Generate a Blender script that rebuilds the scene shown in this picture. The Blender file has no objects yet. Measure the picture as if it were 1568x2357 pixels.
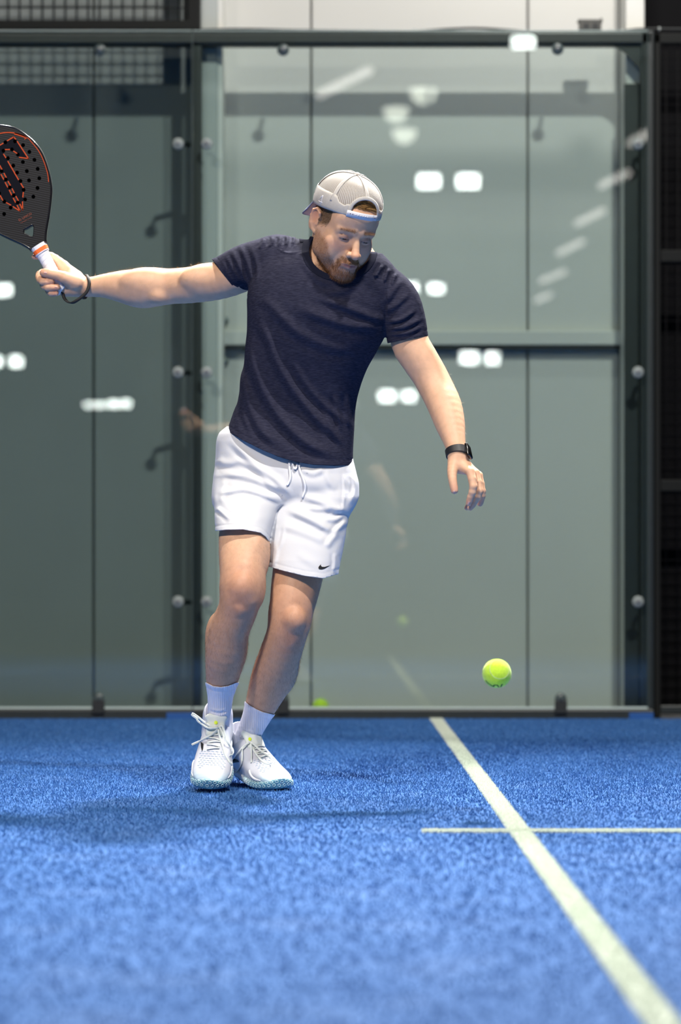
import bpy, bmesh, math, random
import numpy as np
from mathutils import Vector, Matrix

rng = np.random.default_rng(7)
random.seed(7)
SC = bpy.context.scene

# ------------------------------------------------------------------ camera
F = 5508.0              # focal length in pixels of the 1568 x 2357 frame
XV, YH = 775.0, 1349.0  # principal point (vanishing point of the court lines)
H = 0.526               # camera height
D = 9.47                # distance to the glass wall
DW = 9.83               # distance to the hall wall behind it
DM = 6.30               # distance to the player's hips

cam = bpy.data.objects.new('camera', bpy.data.cameras.new('camera'))
SC.collection.objects.link(cam)
cam.location = (0, 0, H)
cam.rotation_euler = (math.pi / 2, 0, 0)
cd = cam.data
cd.sensor_fit = 'VERTICAL'
cd.sensor_height = 36.0
cd.lens = F * 36.0 / 2357
cd.shift_x = (784 - XV) / 2357
cd.shift_y = (YH - 1178.5) / 2357
cd.clip_start, cd.clip_end = 0.05, 200
cd.dof.use_dof = True
cd.dof.focus_distance = 6.2
cd.dof.aperture_fstop = 2.4
SC.camera = cam

# ------------------------------------------------------------------ world, exposure
w = bpy.data.worlds.new('world')
SC.world = w
w.use_nodes = True
w.node_tree.nodes['Background'].inputs[0].default_value = (0.80, 0.80, 0.84, 1)
w.node_tree.nodes['Background'].inputs[1].default_value = 0.30
SC.view_settings.view_transform = 'Standard'
SC.view_settings.look = 'None'
SC.view_settings.gamma = 1
SC.view_settings.use_curve_mapping = False
SC.view_settings.exposure = 0.12
SC.cycles.use_denoising = True
SC.cycles.max_bounces = 8
SC.cycles.transparent_max_bounces = 24

# ------------------------------------------------------------------ court floodlights, front fill and wall washer
def flood(name, loc, target, power, size, col, spread=180):
    l = bpy.data.lights.new(name, 'AREA')
    l.shape = 'RECTANGLE'
    l.size, l.size_y = size, size * 0.6
    l.energy = power
    l.color = col
    l.spread = math.radians(spread)
    o = bpy.data.objects.new(name, l)
    SC.collection.objects.link(o)
    o.location = loc
    o.rotation_euler = (Vector(target) - Vector(loc)).to_track_quat('-Z', 'Y').to_euler()
    return o

flood('near_side_light', (1.7, 3.25, 7.35), (0.15, 8.2, 0.8), 258, 0.35, (1.0, 0.95, 0.87), 116)
flood('near_side_light', (-2.6, 0.6, 5.6), (-0.5, 6.0, 0.5), 56, 0.9, (1.0, 0.90, 0.78), 64)  # unseen lamp, wide and warm, added as front fill on the player
flood('court_floodlight_far_side', (1.45, 9.30, 5.9), (0.1, 4.6, 0.5), 185, 0.45, (1.0, 0.96, 0.90), 62)
flood('court_floodlight_far_side', (-1.1, 9.30, 5.9), (-0.2, 4.6, 0.5), 62, 0.45, (1.0, 0.96, 0.90), 62)
flood('wall_washer', (1.0, 8.72, 4.25), (0.85, 9.83, 3.0), 26, 0.3, (1.0, 0.96, 0.88))
# ------------------------------------------------------------------ helpers
COL = SC.collection

def at(px, py, d):
    return np.array([(px - XV) * d / F, d, H - (py - YH) * d / F])

def link(o, parent=None):
    COL.objects.link(o)
    if parent is not None:
        o.parent = parent
    return o

def tag(o, label=None, cat=None, group=None, kind=None):
    if label: o['label'] = label
    if cat: o['category'] = cat
    if group: o['group'] = group
    if kind: o['kind'] = kind
    return o

def empty(name, loc=(0, 0, 0)):
    o = bpy.data.objects.new(name, None)
    o.location = loc
    o.empty_display_size = 0.05
    return link(o)

def relink(o, parent):
    """parent a mesh built in world space to an empty, keeping it in place"""
    o.parent = parent
    o.matrix_parent_inverse = Matrix.Translation(-Vector(parent.location))

def mesh_np(name, v, f, mat=None, parent=None, smooth=True, cols=None, mats=None):
    """v (n,3); f (m,3) or (m,4) int array or list of faces -> ONE mesh object in world space"""
    me = bpy.data.meshes.new(name)
    v = np.asarray(v, dtype=np.float32)
    if isinstance(f, np.ndarray):
        m, k = f.shape
        me.vertices.add(len(v))
        me.vertices.foreach_set('co', v.ravel())
        me.loops.add(m * k)
        me.loops.foreach_set('vertex_index', f.astype(np.int32).ravel())
        me.polygons.add(m)
        me.polygons.foreach_set('loop_start', np.arange(0, m * k, k, dtype=np.int32))
        me.polygons.foreach_set('loop_total', np.full(m, k, dtype=np.int32))
        me.update(calc_edges=True)
        me.validate()
    else:
        me.from_pydata([tuple(map(float, p)) for p in v], [], f)
        me.update()
    if smooth:
        me.polygons.foreach_set('use_smooth', np.ones(len(me.polygons), dtype=bool))
    if cols is not None:
        a = me.color_attributes.new('Col', 'FLOAT_COLOR', 'POINT')
        c4 = np.ones((len(v), 4), dtype=np.float32)
        c4[:, :3] = cols
        a.data.foreach_set('color', c4.ravel())
    for mm in (mats or ([mat] if mat else [])):
        me.materials.append(mm)
    o = bpy.data.objects.new(name, me)
    link(o)
    if parent is not None:
        relink(o, parent)
    return o

def bm_obj(name, bm, mat=None, parent=None, smooth=False):
    me = bpy.data.meshes.new(name)
    bmesh.ops.recalc_face_normals(bm, faces=bm.faces)
    bm.to_mesh(me)
    bm.free()
    if smooth:
        for p in me.polygons: p.use_smooth = True
    if mat: me.materials.append(mat)
    o = bpy.data.objects.new(name, me)
    link(o)
    if parent is not None:
        relink(o, parent)
    return o

def bm_box(bm, lo, hi, bevel=0.0):
    g = bmesh.ops.create_cube(bm, size=1.0)
    lo, hi = Vector(lo), Vector(hi)
    c, s = (lo + hi) / 2, hi - lo
    for v in g['verts']:
        v.co = Vector((v.co.x * s.x, v.co.y * s.y, v.co.z * s.z)) + c
    if bevel > 0:
        es = list({e for v in g['verts'] for e in v.link_edges})
        bmesh.ops.bevel(bm, geom=es, offset=bevel, segments=2, affect='EDGES', profile=0.5)

def box(name, lo, hi, mat, parent=None, bevel=0.0):
    bm = bmesh.new()
    bm_box(bm, lo, hi, bevel)
    return bm_obj(name, bm, mat, parent)

def frame_of(t):
    t = t / (np.linalg.norm(t) + 1e-12)
    a = np.array([0, 0, 1.0]) if abs(t[2]) < 0.9 else np.array([1.0, 0, 0])
    n = np.cross(t, a); n /= np.linalg.norm(n)
    return n, np.cross(t, n)

def spline(pts, n):
    """Catmull-Rom through pts, n samples"""
    p = np.asarray(pts, float)
    p = np.vstack([2 * p[0] - p[1], p, 2 * p[-1] - p[-2]])
    m = len(p) - 3
    t = np.linspace(0, m - 1e-9, n)
    i = t.astype(int); u = (t - i)[:, None]
    a, b, c, d = p[i], p[i + 1], p[i + 2], p[i + 3]
    return 0.5 * (2 * b + (c - a) * u + (2 * a - 5 * b + 4 * c - d) * u ** 2 + (3 * b - a - 3 * c + d) * u ** 3)

def tube_vf(path, rad, seg=8, flat=1.0, up=None, closed=False):
    """swept tube; rad scalar or per point; flat scales the second axis; up fixes the wide axis"""
    path = np.asarray(path, float); n = len(path)
    rad = np.broadcast_to(np.asarray(rad, float), (n,))
    T = np.gradient(path, axis=0)
    if closed:
        T = np.roll(path, -1, 0) - np.roll(path, 1, 0)
    T /= np.linalg.norm(T, axis=1, keepdims=True) + 1e-12
    V = []
    nn = frame_of(T[0])[0] if up is None else None
    for k in range(n):
        if up is None:
            nn = nn - T[k] * np.dot(nn, T[k]); nn /= np.linalg.norm(nn) + 1e-12
            a = nn
        else:
            uu = np.asarray(up if np.ndim(up) == 1 else up[k], float)
            a = uu - T[k] * np.dot(uu, T[k]); a /= np.linalg.norm(a) + 1e-12
        b = np.cross(T[k], a)
        for s in range(seg):
            th = 2 * math.pi * s / seg
            V.append(path[k] + rad[k] * (math.cos(th) * a + flat * math.sin(th) * b))
    Fc = []
    last = n if closed else n - 1
    for k in range(last):
        k2 = (k + 1) % n
        for s in range(seg):
            s2 = (s + 1) % seg
            Fc.append((k * seg + s, k * seg + s2, k2 * seg + s2, k2 * seg + s))
    if not closed:
        Fc.append(tuple(range(seg - 1, -1, -1)))
        Fc.append(tuple((n - 1) * seg + s for s in range(seg)))
    return np.array(V), Fc

def tube(name, path, rad, mat, parent=None, seg=8, flat=1.0, up=None, closed=False):
    v, f = tube_vf(path, rad, seg, flat, up, closed)
    return mesh_np(name, v, f, mat, parent)

def join_vf(parts):
    V, Fc, off = [], [], 0
    for v, f in parts:
        V.append(np.asarray(v))
        Fc += [tuple(i + off for i in q) for q in f]
        off += len(v)
    return np.vstack(V), Fc

def lathe_vf(profile, origin, axis, seg=24):
    """profile list of (radius, height) revolved about axis"""
    axis = np.asarray(axis, float); axis /= np.linalg.norm(axis)
    a, b = frame_of(axis)
    V, Fc = [], []
    for r, h in profile:
        for s in range(seg):
            th = 2 * math.pi * s / seg
            V.append(np.asarray(origin) + axis * h + r * (math.cos(th) * a + math.sin(th) * b))
    for k in range(len(profile) - 1):
        for s in range(seg):
            s2 = (s + 1) % seg
            Fc.append((k * seg + s, k * seg + s2, (k + 1) * seg + s2, (k + 1) * seg + s))
    Fc.append(tuple(range(seg - 1, -1, -1)))
    Fc.append(tuple((len(profile) - 1) * seg + s for s in range(seg)))
    return V, Fc

# ---- materials
def srgb(r, g, b):
    f = lambda c: c / 12.92 if c <= 0.04045 else ((c + 0.055) / 1.055) ** 2.4
    return tuple(f(x / 255.0) for x in (r, g, b))

def mat(name, col, rough=0.5, metal=0.0, spec=0.5, noise=None, bump=None, attr=False, sub=0.0, sheen=0.0, coat=0.0):
    """noise=(scale, amount) colour variation; bump=(scale, strength, distance)"""
    m = bpy.data.materials.new(name)
    m.use_nodes = True
    nt = m.node_tree
    b = nt.nodes['Principled BSDF']
    b.inputs['Base Color'].default_value = (*col, 1)
    b.inputs['Roughness'].default_value = rough
    b.inputs['Metallic'].default_value = metal
    b.inputs['Specular IOR Level'].default_value = spec
    b.inputs['Sheen Weight'].default_value = sheen
    b.inputs['Coat Weight'].default_value = coat
    if sub:
        b.inputs['Subsurface Weight'].default_value = sub
        b.inputs['Subsurface Radius'].default_value = (1.0, 0.35, 0.2)
        b.inputs['Subsurface Scale'].default_value = 0.006
    tc = nt.nodes.new('ShaderNodeTexCoord')
    src = None
    if attr:
        a = nt.nodes.new('ShaderNodeAttribute'); a.attribute_name = 'Col'
        src = a.outputs['Color']
    if noise:
        n = nt.nodes.new('ShaderNodeTexNoise')
        n.inputs['Scale'].default_value = noise[0]; n.inputs['Detail'].default_value = 4
        nt.links.new(tc.outputs['Object'], n.inputs['Vector'])
        mr = nt.nodes.new('ShaderNodeMapRange')
        mr.inputs['From Min'].default_value = 0.3; mr.inputs['From Max'].default_value = 0.7
        mr.inputs['To Min'].default_value = 1 - noise[1]; mr.inputs['To Max'].default_value = 1 + noise[1]
        nt.links.new(n.outputs['Fac'], mr.inputs['Value'])
        mx = nt.nodes.new('ShaderNodeVectorMath'); mx.operation = 'SCALE'
        if src is None:
            mx.inputs[0].default_value = col
        else:
            nt.links.new(src, mx.inputs[0])
        nt.links.new(mr.outputs[0], mx.inputs['Scale'])
        src = mx.outputs[0]
    if src is not None:
        nt.links.new(src, b.inputs['Base Color'])
    if bump:
        n = nt.nodes.new('ShaderNodeTexNoise')
        n.inputs['Scale'].default_value = bump[0]; n.inputs['Detail'].default_value = 3
        nt.links.new(tc.outputs['Object'], n.inputs['Vector'])
        bp = nt.nodes.new('ShaderNodeBump')
        bp.inputs['Strength'].default_value = bump[1]; bp.inputs['Distance'].default_value = bump[2]
        nt.links.new(n.outputs['Fac'], bp.inputs['Height'])
        nt.links.new(bp.outputs['Normal'], b.inputs['Normal'])
    return m

def emit(name, col, strength):
    m = bpy.data.materials.new(name)
    m.use_nodes = True
    nt = m.node_tree
    nt.nodes.remove(nt.nodes['Principled BSDF'])
    e = nt.nodes.new('ShaderNodeEmission')
    e.inputs[0].default_value = (*col, 1); e.inputs[1].default_value = strength
    nt.links.new(e.outputs[0], nt.nodes['Material Output'].inputs[0])
    return m

def glass_mat(name, tint, f0=0.045):
    m = bpy.data.materials.new(name)
    m.use_nodes = True
    nt = m.node_tree
    nt.nodes.remove(nt.nodes['Principled BSDF'])
    lw = nt.nodes.new('ShaderNodeLayerWeight'); lw.inputs['Blend'].default_value = 0.5
    pw = nt.nodes.new('ShaderNodeMath'); pw.operation = 'POWER'; pw.inputs[1].default_value = 5
    nt.links.new(lw.outputs['Facing'], pw.inputs[0])
    mr = nt.nodes.new('ShaderNodeMapRange')
    mr.inputs['To Min'].default_value = f0; mr.inputs['To Max'].default_value = 1
    nt.links.new(pw.outputs[0], mr.inputs['Value'])
    t = nt.nodes.new('ShaderNodeBsdfTransparent'); t.inputs[0].default_value = (*tint, 1)
    g = nt.nodes.new('ShaderNodeBsdfGlossy'); g.inputs['Roughness'].default_value = 0.0
    mx = nt.nodes.new('ShaderNodeMixShader')
    nt.links.new(mr.outputs[0], mx.inputs[0])
    nt.links.new(t.outputs[0], mx.inputs[1]); nt.links.new(g.outputs[0], mx.inputs[2])
    nt.links.new(mx.outputs[0], nt.nodes['Material Output'].inputs[0])
    return m

# ------------------------------------------------------------------ signed-distance modelling
BIG = 0.2

class Prim:
    __slots__ = ('fn', 'lo', 'hi', 'k', 'op')
    def __init__(s, fn, lo, hi, k, op): s.fn, s.lo, s.hi, s.k, s.op = fn, lo, hi, k, op

def rc(p1, r1, p2, r2, k=0.01, op='u'):
    a, b = np.asarray(p1, float), np.asarray(p2, float)
    ab = b - a; L = float(ab @ ab) + 1e-12
    def fn(P):
        q = P - a
        t = np.clip((q @ ab) / L, 0, 1)
        q -= t[:, None] * ab
        return np.sqrt(np.einsum('ij,ij->i', q, q)) - (r1 + (r2 - r1) * t)
    m = max(r1, r2)
    return Prim(fn, np.minimum(a, b) - m, np.maximum(a, b) + m, k, op)

def chain(pts, k=0.015, op='u', sub=3):
    """pts: [(point, radius), ...] smoothed by a spline"""
    if sub > 1:
        a = spline([list(p) + [r] for p, r in pts], (len(pts) - 1) * sub + 1)
        pts = [(x[:3], x[3]) for x in a]
        k = min(k, 0.0025)
    return [rc(pts[i][0], pts[i][1], pts[i + 1][0], pts[i + 1][1], k, op) for i in range(len(pts) - 1)]

def el(c, r, R=None, k=0.01, op='u'):
    c = np.asarray(c, float); r = np.asarray(r, float)
    R = np.eye(3) if R is None else np.asarray(R, float)    # columns = axes
    def fn(P):
        q = (P - c) @ R
        q = q / r
        k0 = np.sqrt(np.einsum('ij,ij->i', q, q)) + 1e-9
        q = q / r
        k1 = np.sqrt(np.einsum('ij,ij->i', q, q)) + 1e-9
        return k0 * (k0 - 1) / k1
    e = np.sqrt(((R * r) ** 2).sum(1))
    return Prim(fn, c - e, c + e, k, op)

def smin(a, b, k):
    h = np.maximum(k - np.abs(a - b), 0) / k
    return np.minimum(a, b) - h * h * k * 0.25

class Field:
    """list of prims / Fields (Fields are unioned with their own k)"""
    def __init__(s, items, k=0.01, off=0.0, disp=None, margin=0.05):
        s.items, s.k, s.op, s.off, s.disp, s.M = items, k, 'u', off, disp, margin
        s.lo = np.min([i.lo for i in items if i.op == 'u'], axis=0)
        s.hi = np.max([i.hi for i in items if i.op == 'u'], axis=0)
    def raw(s, P, lo, hi):
        acc = np.full(len(P), BIG)
        for it in s.items:
            M = s.M + it.k
            if np.any(it.lo - M > hi) or np.any(it.hi + M < lo):
                continue
            d = it.raw(P, lo, hi) if isinstance(it, Field) else it.fn(P)
            if it.op == 'u':
                acc = smin(acc, d, it.k)
            else:
                acc = -smin(-acc, d, it.k)
        if s.off: acc = acc - s.off
        if s.disp is not None: acc = acc - s.disp(P)
        return acc
    def __call__(s, P, brick=0.12):
        P = np.asarray(P, float)
        out = np.empty(len(P))
        ids = np.floor(P / brick).astype(np.int64)
        key = (ids[:, 0] + 500) * 1000000 + (ids[:, 1] + 500) * 1000 + ids[:, 2] + 500
        order = np.argsort(key, kind='stable')
        ks = key[order]
        cuts = np.flatnonzero(np.diff(ks)) + 1
        for seg in np.split(order, cuts):
            if len(seg) == 0: continue
            Q = P[seg]
            out[seg] = s.raw(Q, Q.min(0), Q.max(0))
        return out

def grad(Fd, P, e=0.0006):
    k = np.array([[1, -1, -1], [-1, -1, 1], [-1, 1, -1], [1, 1, 1]], float)
    g = np.zeros_like(P)
    for kk in k:
        g += kk * Fd(P + kk * e)[:, None]
    return g / (4 * e)

def project(Fd, P, it=2, step=0.003):
    for _ in range(it):
        d = Fd(P)
        g = grad(Fd, P)
        n2 = (g * g).sum(1)
        mv = -(d / np.maximum(n2, 0.05))[:, None] * g
        L = np.linalg.norm(mv, axis=1)
        mv *= np.minimum(1, step / np.maximum(L, 1e-9))[:, None]
        P = P + mv
    return P

def surfnet(Fd, res, lo=None, hi=None, proj=2):
    """surface nets on sparse blocks -> verts, quads"""
    B = 8
    lo = Fd.lo - 0.02 if lo is None else np.asarray(lo, float)
    hi = Fd.hi + 0.02 if hi is None else np.asarray(hi, float)
    bs = B * res
    nb = np.ceil((hi - lo) / bs).astype(int) + 1
    I = np.stack(np.meshgrid(*[np.arange(n) for n in nb], indexing='ij'), -1).reshape(-1, 3)
    C = lo + (I + 0.5) * bs
    keep = np.abs(Fd(C)) < bs * 1.25
    I = I[keep]
    g = np.arange(B + 1)
    L = np.stack(np.meshgrid(g, g, g, indexing='ij'), -1).reshape(-1, 3)
    P = (lo + (I[:, None, :] * B + L[None]) * res).reshape(-1, 3)
    V = Fd(P).reshape(len(I), B + 1, B + 1, B + 1)
    ins = V < 0
    cor = [(a, b, c) for a in (0, 1) for b in (0, 1) for c in (0, 1)]
    sl = lambda A, c: A[:, c[0]:c[0] + B, c[1]:c[1] + B, c[2]:c[2] + B]
    cnt = sum(sl(ins, c).astype(np.int8) for c in cor)
    act = (cnt > 0) & (cnt < 8)
    bi = np.argwhere(act)
    vals = np.stack([sl(V, c)[act] for c in cor], 1)
    acc = np.zeros((len(bi), 3)); n = np.zeros(len(bi))
    cf = np.array(cor, float)
    for a in range(8):
        for b in range(a + 1, 8):
            if np.abs(cf[a] - cf[b]).sum() != 1: continue
            va, vb = vals[:, a], vals[:, b]
            cr = (va < 0) != (vb < 0)
            t = va[cr] / (va[cr] - vb[cr])
            acc[cr] += cf[a] + t[:, None] * (cf[b] - cf[a]); n[cr] += 1
    G = I[bi[:, 0]] * B + bi[:, 1:]
    verts = lo + (G + acc / n[:, None]) * res
    N = nb * B + 2
    ident = lambda g_: ((g_[:, 0] + 1) * N[1] + g_[:, 1] + 1) * (N[2] + 1) + g_[:, 2] + 1
    gid = ident(G)
    o = np.argsort(gid); gs = gid[o]
    def find(g_):
        k = ident(g_)
        p = np.clip(np.searchsorted(gs, k), 0, len(gs) - 1)
        return np.where(gs[p] == k, o[p], -1)
    quads = []
    ci = {c: i for i, c in enumerate(cor)}
    for ax in range(3):
        e = [0, 0, 0]; e[ax] = 1
        s0 = vals[:, 0] < 0; s1 = vals[:, ci[tuple(e)]] < 0
        m = s0 != s1
        g0 = G[m]
        u, v = (ax + 1) % 3, (ax + 2) % 3
        du = np.zeros(3, int); du[u] = 1
        dv = np.zeros(3, int); dv[v] = 1
        q = np.stack([find(g0), find(g0 - du), find(g0 - du - dv), find(g0 - dv)], 1)
        fl = ~s0[m]
        q[fl] = q[fl][:, ::-1]
        quads.append(q[(q >= 0).all(1)])
    quads = np.vstack(quads)
    if proj:
        verts = project(Fd, verts, proj, res * 0.8)
    return verts, quads

def clip(v, f, val):
    """keep val < 0; f quads or tris -> tris with clean cut edge"""
    if f.shape[1] == 4:
        f = np.vstack([f[:, [0, 1, 2]], f[:, [0, 2, 3]]])
    neg = val < 0
    c = neg[f].sum(1)
    full = f[c == 3]
    cut = f[(c == 1) | (c == 2)]
    newv, cache, out = [], {}, []
    n0 = len(v)
    def mid(a, b):
        k = (a, b) if a < b else (b, a)
        if k not in cache:
            t = val[a] / (val[a] - val[b])
            cache[k] = n0 + len(newv)
            newv.append(v[a] + t * (v[b] - v[a]))
        return cache[k]
    for t in cut:
        s = [bool(neg[i]) for i in t]
        if sum(s) == 1:
            k = s.index(True); a, b, c_ = t[k], t[(k + 1) % 3], t[(k + 2) % 3]
            out.append((a, mid(a, b), mid(a, c_)))
        else:
            k = s.index(False); a, b, c_ = t[k], t[(k + 1) % 3], t[(k + 2) % 3]
            m1, m2 = mid(a, b), mid(a, c_)
            out.append((m1, b, c_)); out.append((m1, c_, m2))
    if newv:
        v = np.vstack([v, np.array(newv)])
    f = np.vstack([full, np.array(out, int).reshape(-1, 3)])
    used = np.unique(f)
    remap = np.full(len(v), -1); remap[used] = np.arange(len(used))
    return v[used], remap[f]

def components(n, f):
    """label connected components by iterated min"""
    lab = np.arange(n)
    while True:
        m = lab[f].min(1)
        new = lab.copy()
        for k in range(f.shape[1]):
            np.minimum.at(new, f[:, k], m)
        new = new[new]
        if np.array_equal(new, lab): return lab
        lab = new

def largest(v, f):
    lab = components(len(v), f)
    ids, c = np.unique(lab, return_counts=True)
    keep = lab == ids[c.argmax()]
    f = f[keep[f].all(1)]
    remap = np.cumsum(keep) - 1
    return v[keep], remap[f]

def solidify(o, th, off=-1):
    m = o.modifiers.new('cloth', 'SOLIDIFY')
    m.thickness = th; m.offset = off
    m.use_rim = True
    return o

def uvw(P):
    """world -> (pixel u, pixel v, depth behind the hip plane)"""
    return P[:, 0] * F / P[:, 1] + XV, YH - (P[:, 2] - H) * F / P[:, 1], P[:, 1] - DM

def M(u, v, w_=0.0):
    return at(u, v, DM + w_)

PX = DM / F     # metres per pixel at the player

def loft(prof, k=0.02, expo=2.3):
    """prof rows: v, left u, right u, depth centre w, half depth b"""
    a = np.array(prof, float)
    vv = np.linspace(a[0, 0], a[-1, 0], 8 * len(a))
    tt = np.interp(vv, a[:, 0], np.arange(len(a)))
    p_ = np.vstack([2 * a[0] - a[1], a, 2 * a[-1] - a[-2]]); i_ = np.minimum(tt.astype(int), len(a) - 2); x_ = (tt - i_)[:, None]
    A_, B_, C_, D_ = p_[i_], p_[i_ + 1], p_[i_ + 2], p_[i_ + 3]
    sm = 0.5 * (2 * B_ + (C_ - A_) * x_ + (2 * A_ - 5 * B_ + 4 * C_ - D_) * x_ ** 2 + (3 * B_ - A_ - 3 * C_ + D_) * x_ ** 3)
    a = np.column_stack([vv, sm[:, 1:]])
    lo = np.array([M(a[:, 1].min(), 0, 0)[0], DM + (a[:, 3] - a[:, 4]).min(), M(0, a[-1, 0], 0)[2]]) - 0.03
    hi = np.array([M(a[:, 2].max(), 0, 0)[0], DM + (a[:, 3] + a[:, 4]).max(), M(0, a[0, 0], 0)[2]]) + 0.03
    def fn(P):
        u, v, ww = uvw(P)
        vc = np.clip(v, a[0, 0], a[-1, 0])
        Lf, Rt, wc, b = [np.interp(vc, a[:, 0], a[:, j]) for j in (1, 2, 3, 4)]
        s = P[:, 1] / F
        x = (u - (Lf + Rt) / 2) * s; hx = (Rt - Lf) / 2 * s
        y = ww - wc
        q = (np.abs(x / hx) ** expo + np.abs(y / b) ** expo) ** (1 / expo) + 1e-9
        r = np.sqrt(x * x + y * y) + 1e-9
        d = r * (1 - 1 / q)
        ex = np.maximum(np.maximum(a[0, 0] - v, v - a[-1, 0]), 0) * s
        return np.where(ex > 0, np.sqrt(np.maximum(d, 0) ** 2 + ex ** 2), d)
    return Prim(fn, lo, hi, k, 'u')

def folds(lines):
    """lines: (points px, height m, width px[, end fade]) -> displacement function of image position, on the camera side"""
    L = []
    for ln in lines:
        pts, amp, wd = ln[:3]
        L.append((spline(pts, max(8, 6 * len(pts))), amp, wd))
    def direct(u, v):
        out = np.zeros(len(u))
        for p, amp, wd in L:
            lo, hi = p.min(0) - 4 * wd, p.max(0) + 4 * wd
            m = (u > lo[0]) & (u < hi[0]) & (v > lo[1]) & (v < hi[1])
            if not m.any(): continue
            q = np.stack([u[m], v[m]], 1)
            best = np.full(len(q), 1e9); side = np.zeros(len(q)); tt = np.zeros(len(q))
            n = len(p) - 1
            for i in range(n):
                a, b = p[i], p[i + 1]; ab = b - a
                t = np.clip(((q - a) @ ab) / (ab @ ab + 1e-9), 0, 1)
                dv = q - a - t[:, None] * ab
                d = np.hypot(dv[:, 0], dv[:, 1])
                up = d < best
                best[up] = d[up]; tt[up] = (i + t[up]) / n
                side[up] = np.sign(ab[0] * dv[up, 1] - ab[1] * dv[up, 0])
            fade = np.clip(np.minimum(tt, 1 - tt) * 4, 0.0, 1)
            fade = fade * fade * (3 - 2 * fade)
            x = best * side / wd
            out[m] += amp * fade * (np.exp(-x * x) - 0.55 * np.exp(-((x - 1.5) / 0.9) ** 2) - 0.25 * np.exp(-((x + 1.8) / 1.1) ** 2))
        return out
    lo = np.min([p.min(0) - 4 * wd for p, _, wd in L], axis=0); hi = np.max([p.max(0) + 4 * wd for p, _, wd in L], axis=0)
    nu, nv = np.ceil(hi - lo).astype(int) + 2
    gu, gv = np.meshgrid(np.arange(nu) + lo[0], np.arange(nv) + lo[1], indexing='ij')
    G = direct(gu.ravel(), gv.ravel()).reshape(nu, nv)
    def fn(u, v):
        x = np.clip(u - lo[0], 0, nu - 1.001); y = np.clip(v - lo[1], 0, nv - 1.001)
        i, j = x.astype(int), y.astype(int); fx, fy = x - i, y - j
        return (G[i, j] * (1 - fx) + G[i + 1, j] * fx) * (1 - fy) + (G[i, j + 1] * (1 - fx) + G[i + 1, j + 1] * fx) * fy
    return fn
# ================================================================== HALL AND COURT
def turf_material(name, c1, c2, sand):
    m = bpy.data.materials.new(name); m.use_nodes = True
    nt = m.node_tree; b = nt.nodes['Principled BSDF']
    b.inputs['Roughness'].default_value = 0.85
    b.inputs['Specular IOR Level'].default_value = 0.2
    tc = nt.nodes.new('ShaderNodeTexCoord')
    n1 = nt.nodes.new('ShaderNodeTexNoise'); n1.inputs['Scale'].default_value = 260; n1.inputs['Detail'].default_value = 3
    n2 = nt.nodes.new('ShaderNodeTexNoise'); n2.inputs['Scale'].default_value = 4.2; n2.inputs['Detail'].default_value = 5
    n2.inputs['Roughness'].default_value = 0.6
    r1 = nt.nodes.new('ShaderNodeValToRGB')
    r1.color_ramp.elements[0].position = 0.3; r1.color_ramp.elements[0].color = (*c1, 1)
    r1.color_ramp.elements[1].position = 0.75; r1.color_ramp.elements[1].color = (*c2, 1)
    r2 = nt.nodes.new('ShaderNodeMapRange')
    r2.inputs['From Min'].default_value = 0.52; r2.inputs['From Max'].default_value = 0.75
    r2.inputs['To Min'].default_value = 0; r2.inputs['To Max'].default_value = 0.30
    mx = nt.nodes.new('ShaderNodeMix'); mx.data_type = 'RGBA'
    mx.inputs['B'].default_value = (*sand, 1)
    nt.links.new(tc.outputs['Object'], n1.inputs['Vector']); nt.links.new(tc.outputs['Object'], n2.inputs['Vector'])
    nt.links.new(n1.outputs['Fac'], r1.inputs[0]); nt.links.new(n2.outputs['Fac'], r2.inputs['Value'])
    nt.links.new(r2.outputs[0], mx.inputs['Factor']); nt.links.new(r1.outputs[0], mx.inputs['A'])
    nt.links.new(mx.outputs['Result'], b.inputs['Base Color'])
    bp = nt.nodes.new('ShaderNodeBump'); bp.inputs['Strength'].default_value = 0.5; bp.inputs['Distance'].default_value = 0.004
    nt.links.new(n1.outputs['Fac'], bp.inputs['Height']); nt.links.new(bp.outputs[0], b.inputs['Normal'])
    return m

m_turf = turf_material('blue turf', (0.022, 0.088, 0.275), (0.045, 0.145, 0.39), (0.15, 0.25, 0.48))
m_line = mat('white turf', (0.60, 0.66, 0.60), 0.8, noise=(60, 0.12), bump=(220, 0.5, 0.004))
m_conc = mat('grey hall floor', (0.16, 0.165, 0.17), 0.6, noise=(3, 0.15))
m_wall = mat('white wall panel', (0.52, 0.522, 0.505), 0.5, noise=(1.5, 0.03))
m_wallg = mat('dark grey wall panel', (0.20, 0.225, 0.225), 0.6, noise=(1.5, 0.05))
m_seam = mat('wall seam', (0.26, 0.26, 0.25), 0.7)
m_black = mat('black cladding', (0.0045, 0.0045, 0.0055), 0.8, spec=0.08, noise=(2, 0.1))
m_frame = mat('powder coated frame', (0.020, 0.026, 0.028), 0.42, noise=(30, 0.1))
m_fblack = mat('black mesh frame', (0.008, 0.009, 0.009), 0.6, spec=0.15)
m_ceil = mat('dark ceiling', (0.09, 0.10, 0.105), 0.8)
m_hall = mat('hall wall', (0.17, 0.185, 0.19), 0.8, noise=(0.6, 0.15))
m_steel = mat('bolt steel', (0.30, 0.30, 0.30), 0.45, 0.9)
m_grom = mat('grey fixing', (0.22, 0.25, 0.25), 0.6, spec=0.3)
m_rubber = mat('black rubber', (0.012, 0.015, 0.017), 0.6)
m_glass = glass_mat('court glass', (0.845, 0.895, 0.885), 0.04)
m_gside = mat('glass side edge', (0.045, 0.065, 0.065), 0.4, spec=0.2)  # darker copy of the edge colour for the upright sides
m_gedge = mat('glass edge', (0.50, 0.60, 0.58), 0.3)  # pale tone puts the bright edge highlight into the colour

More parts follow.
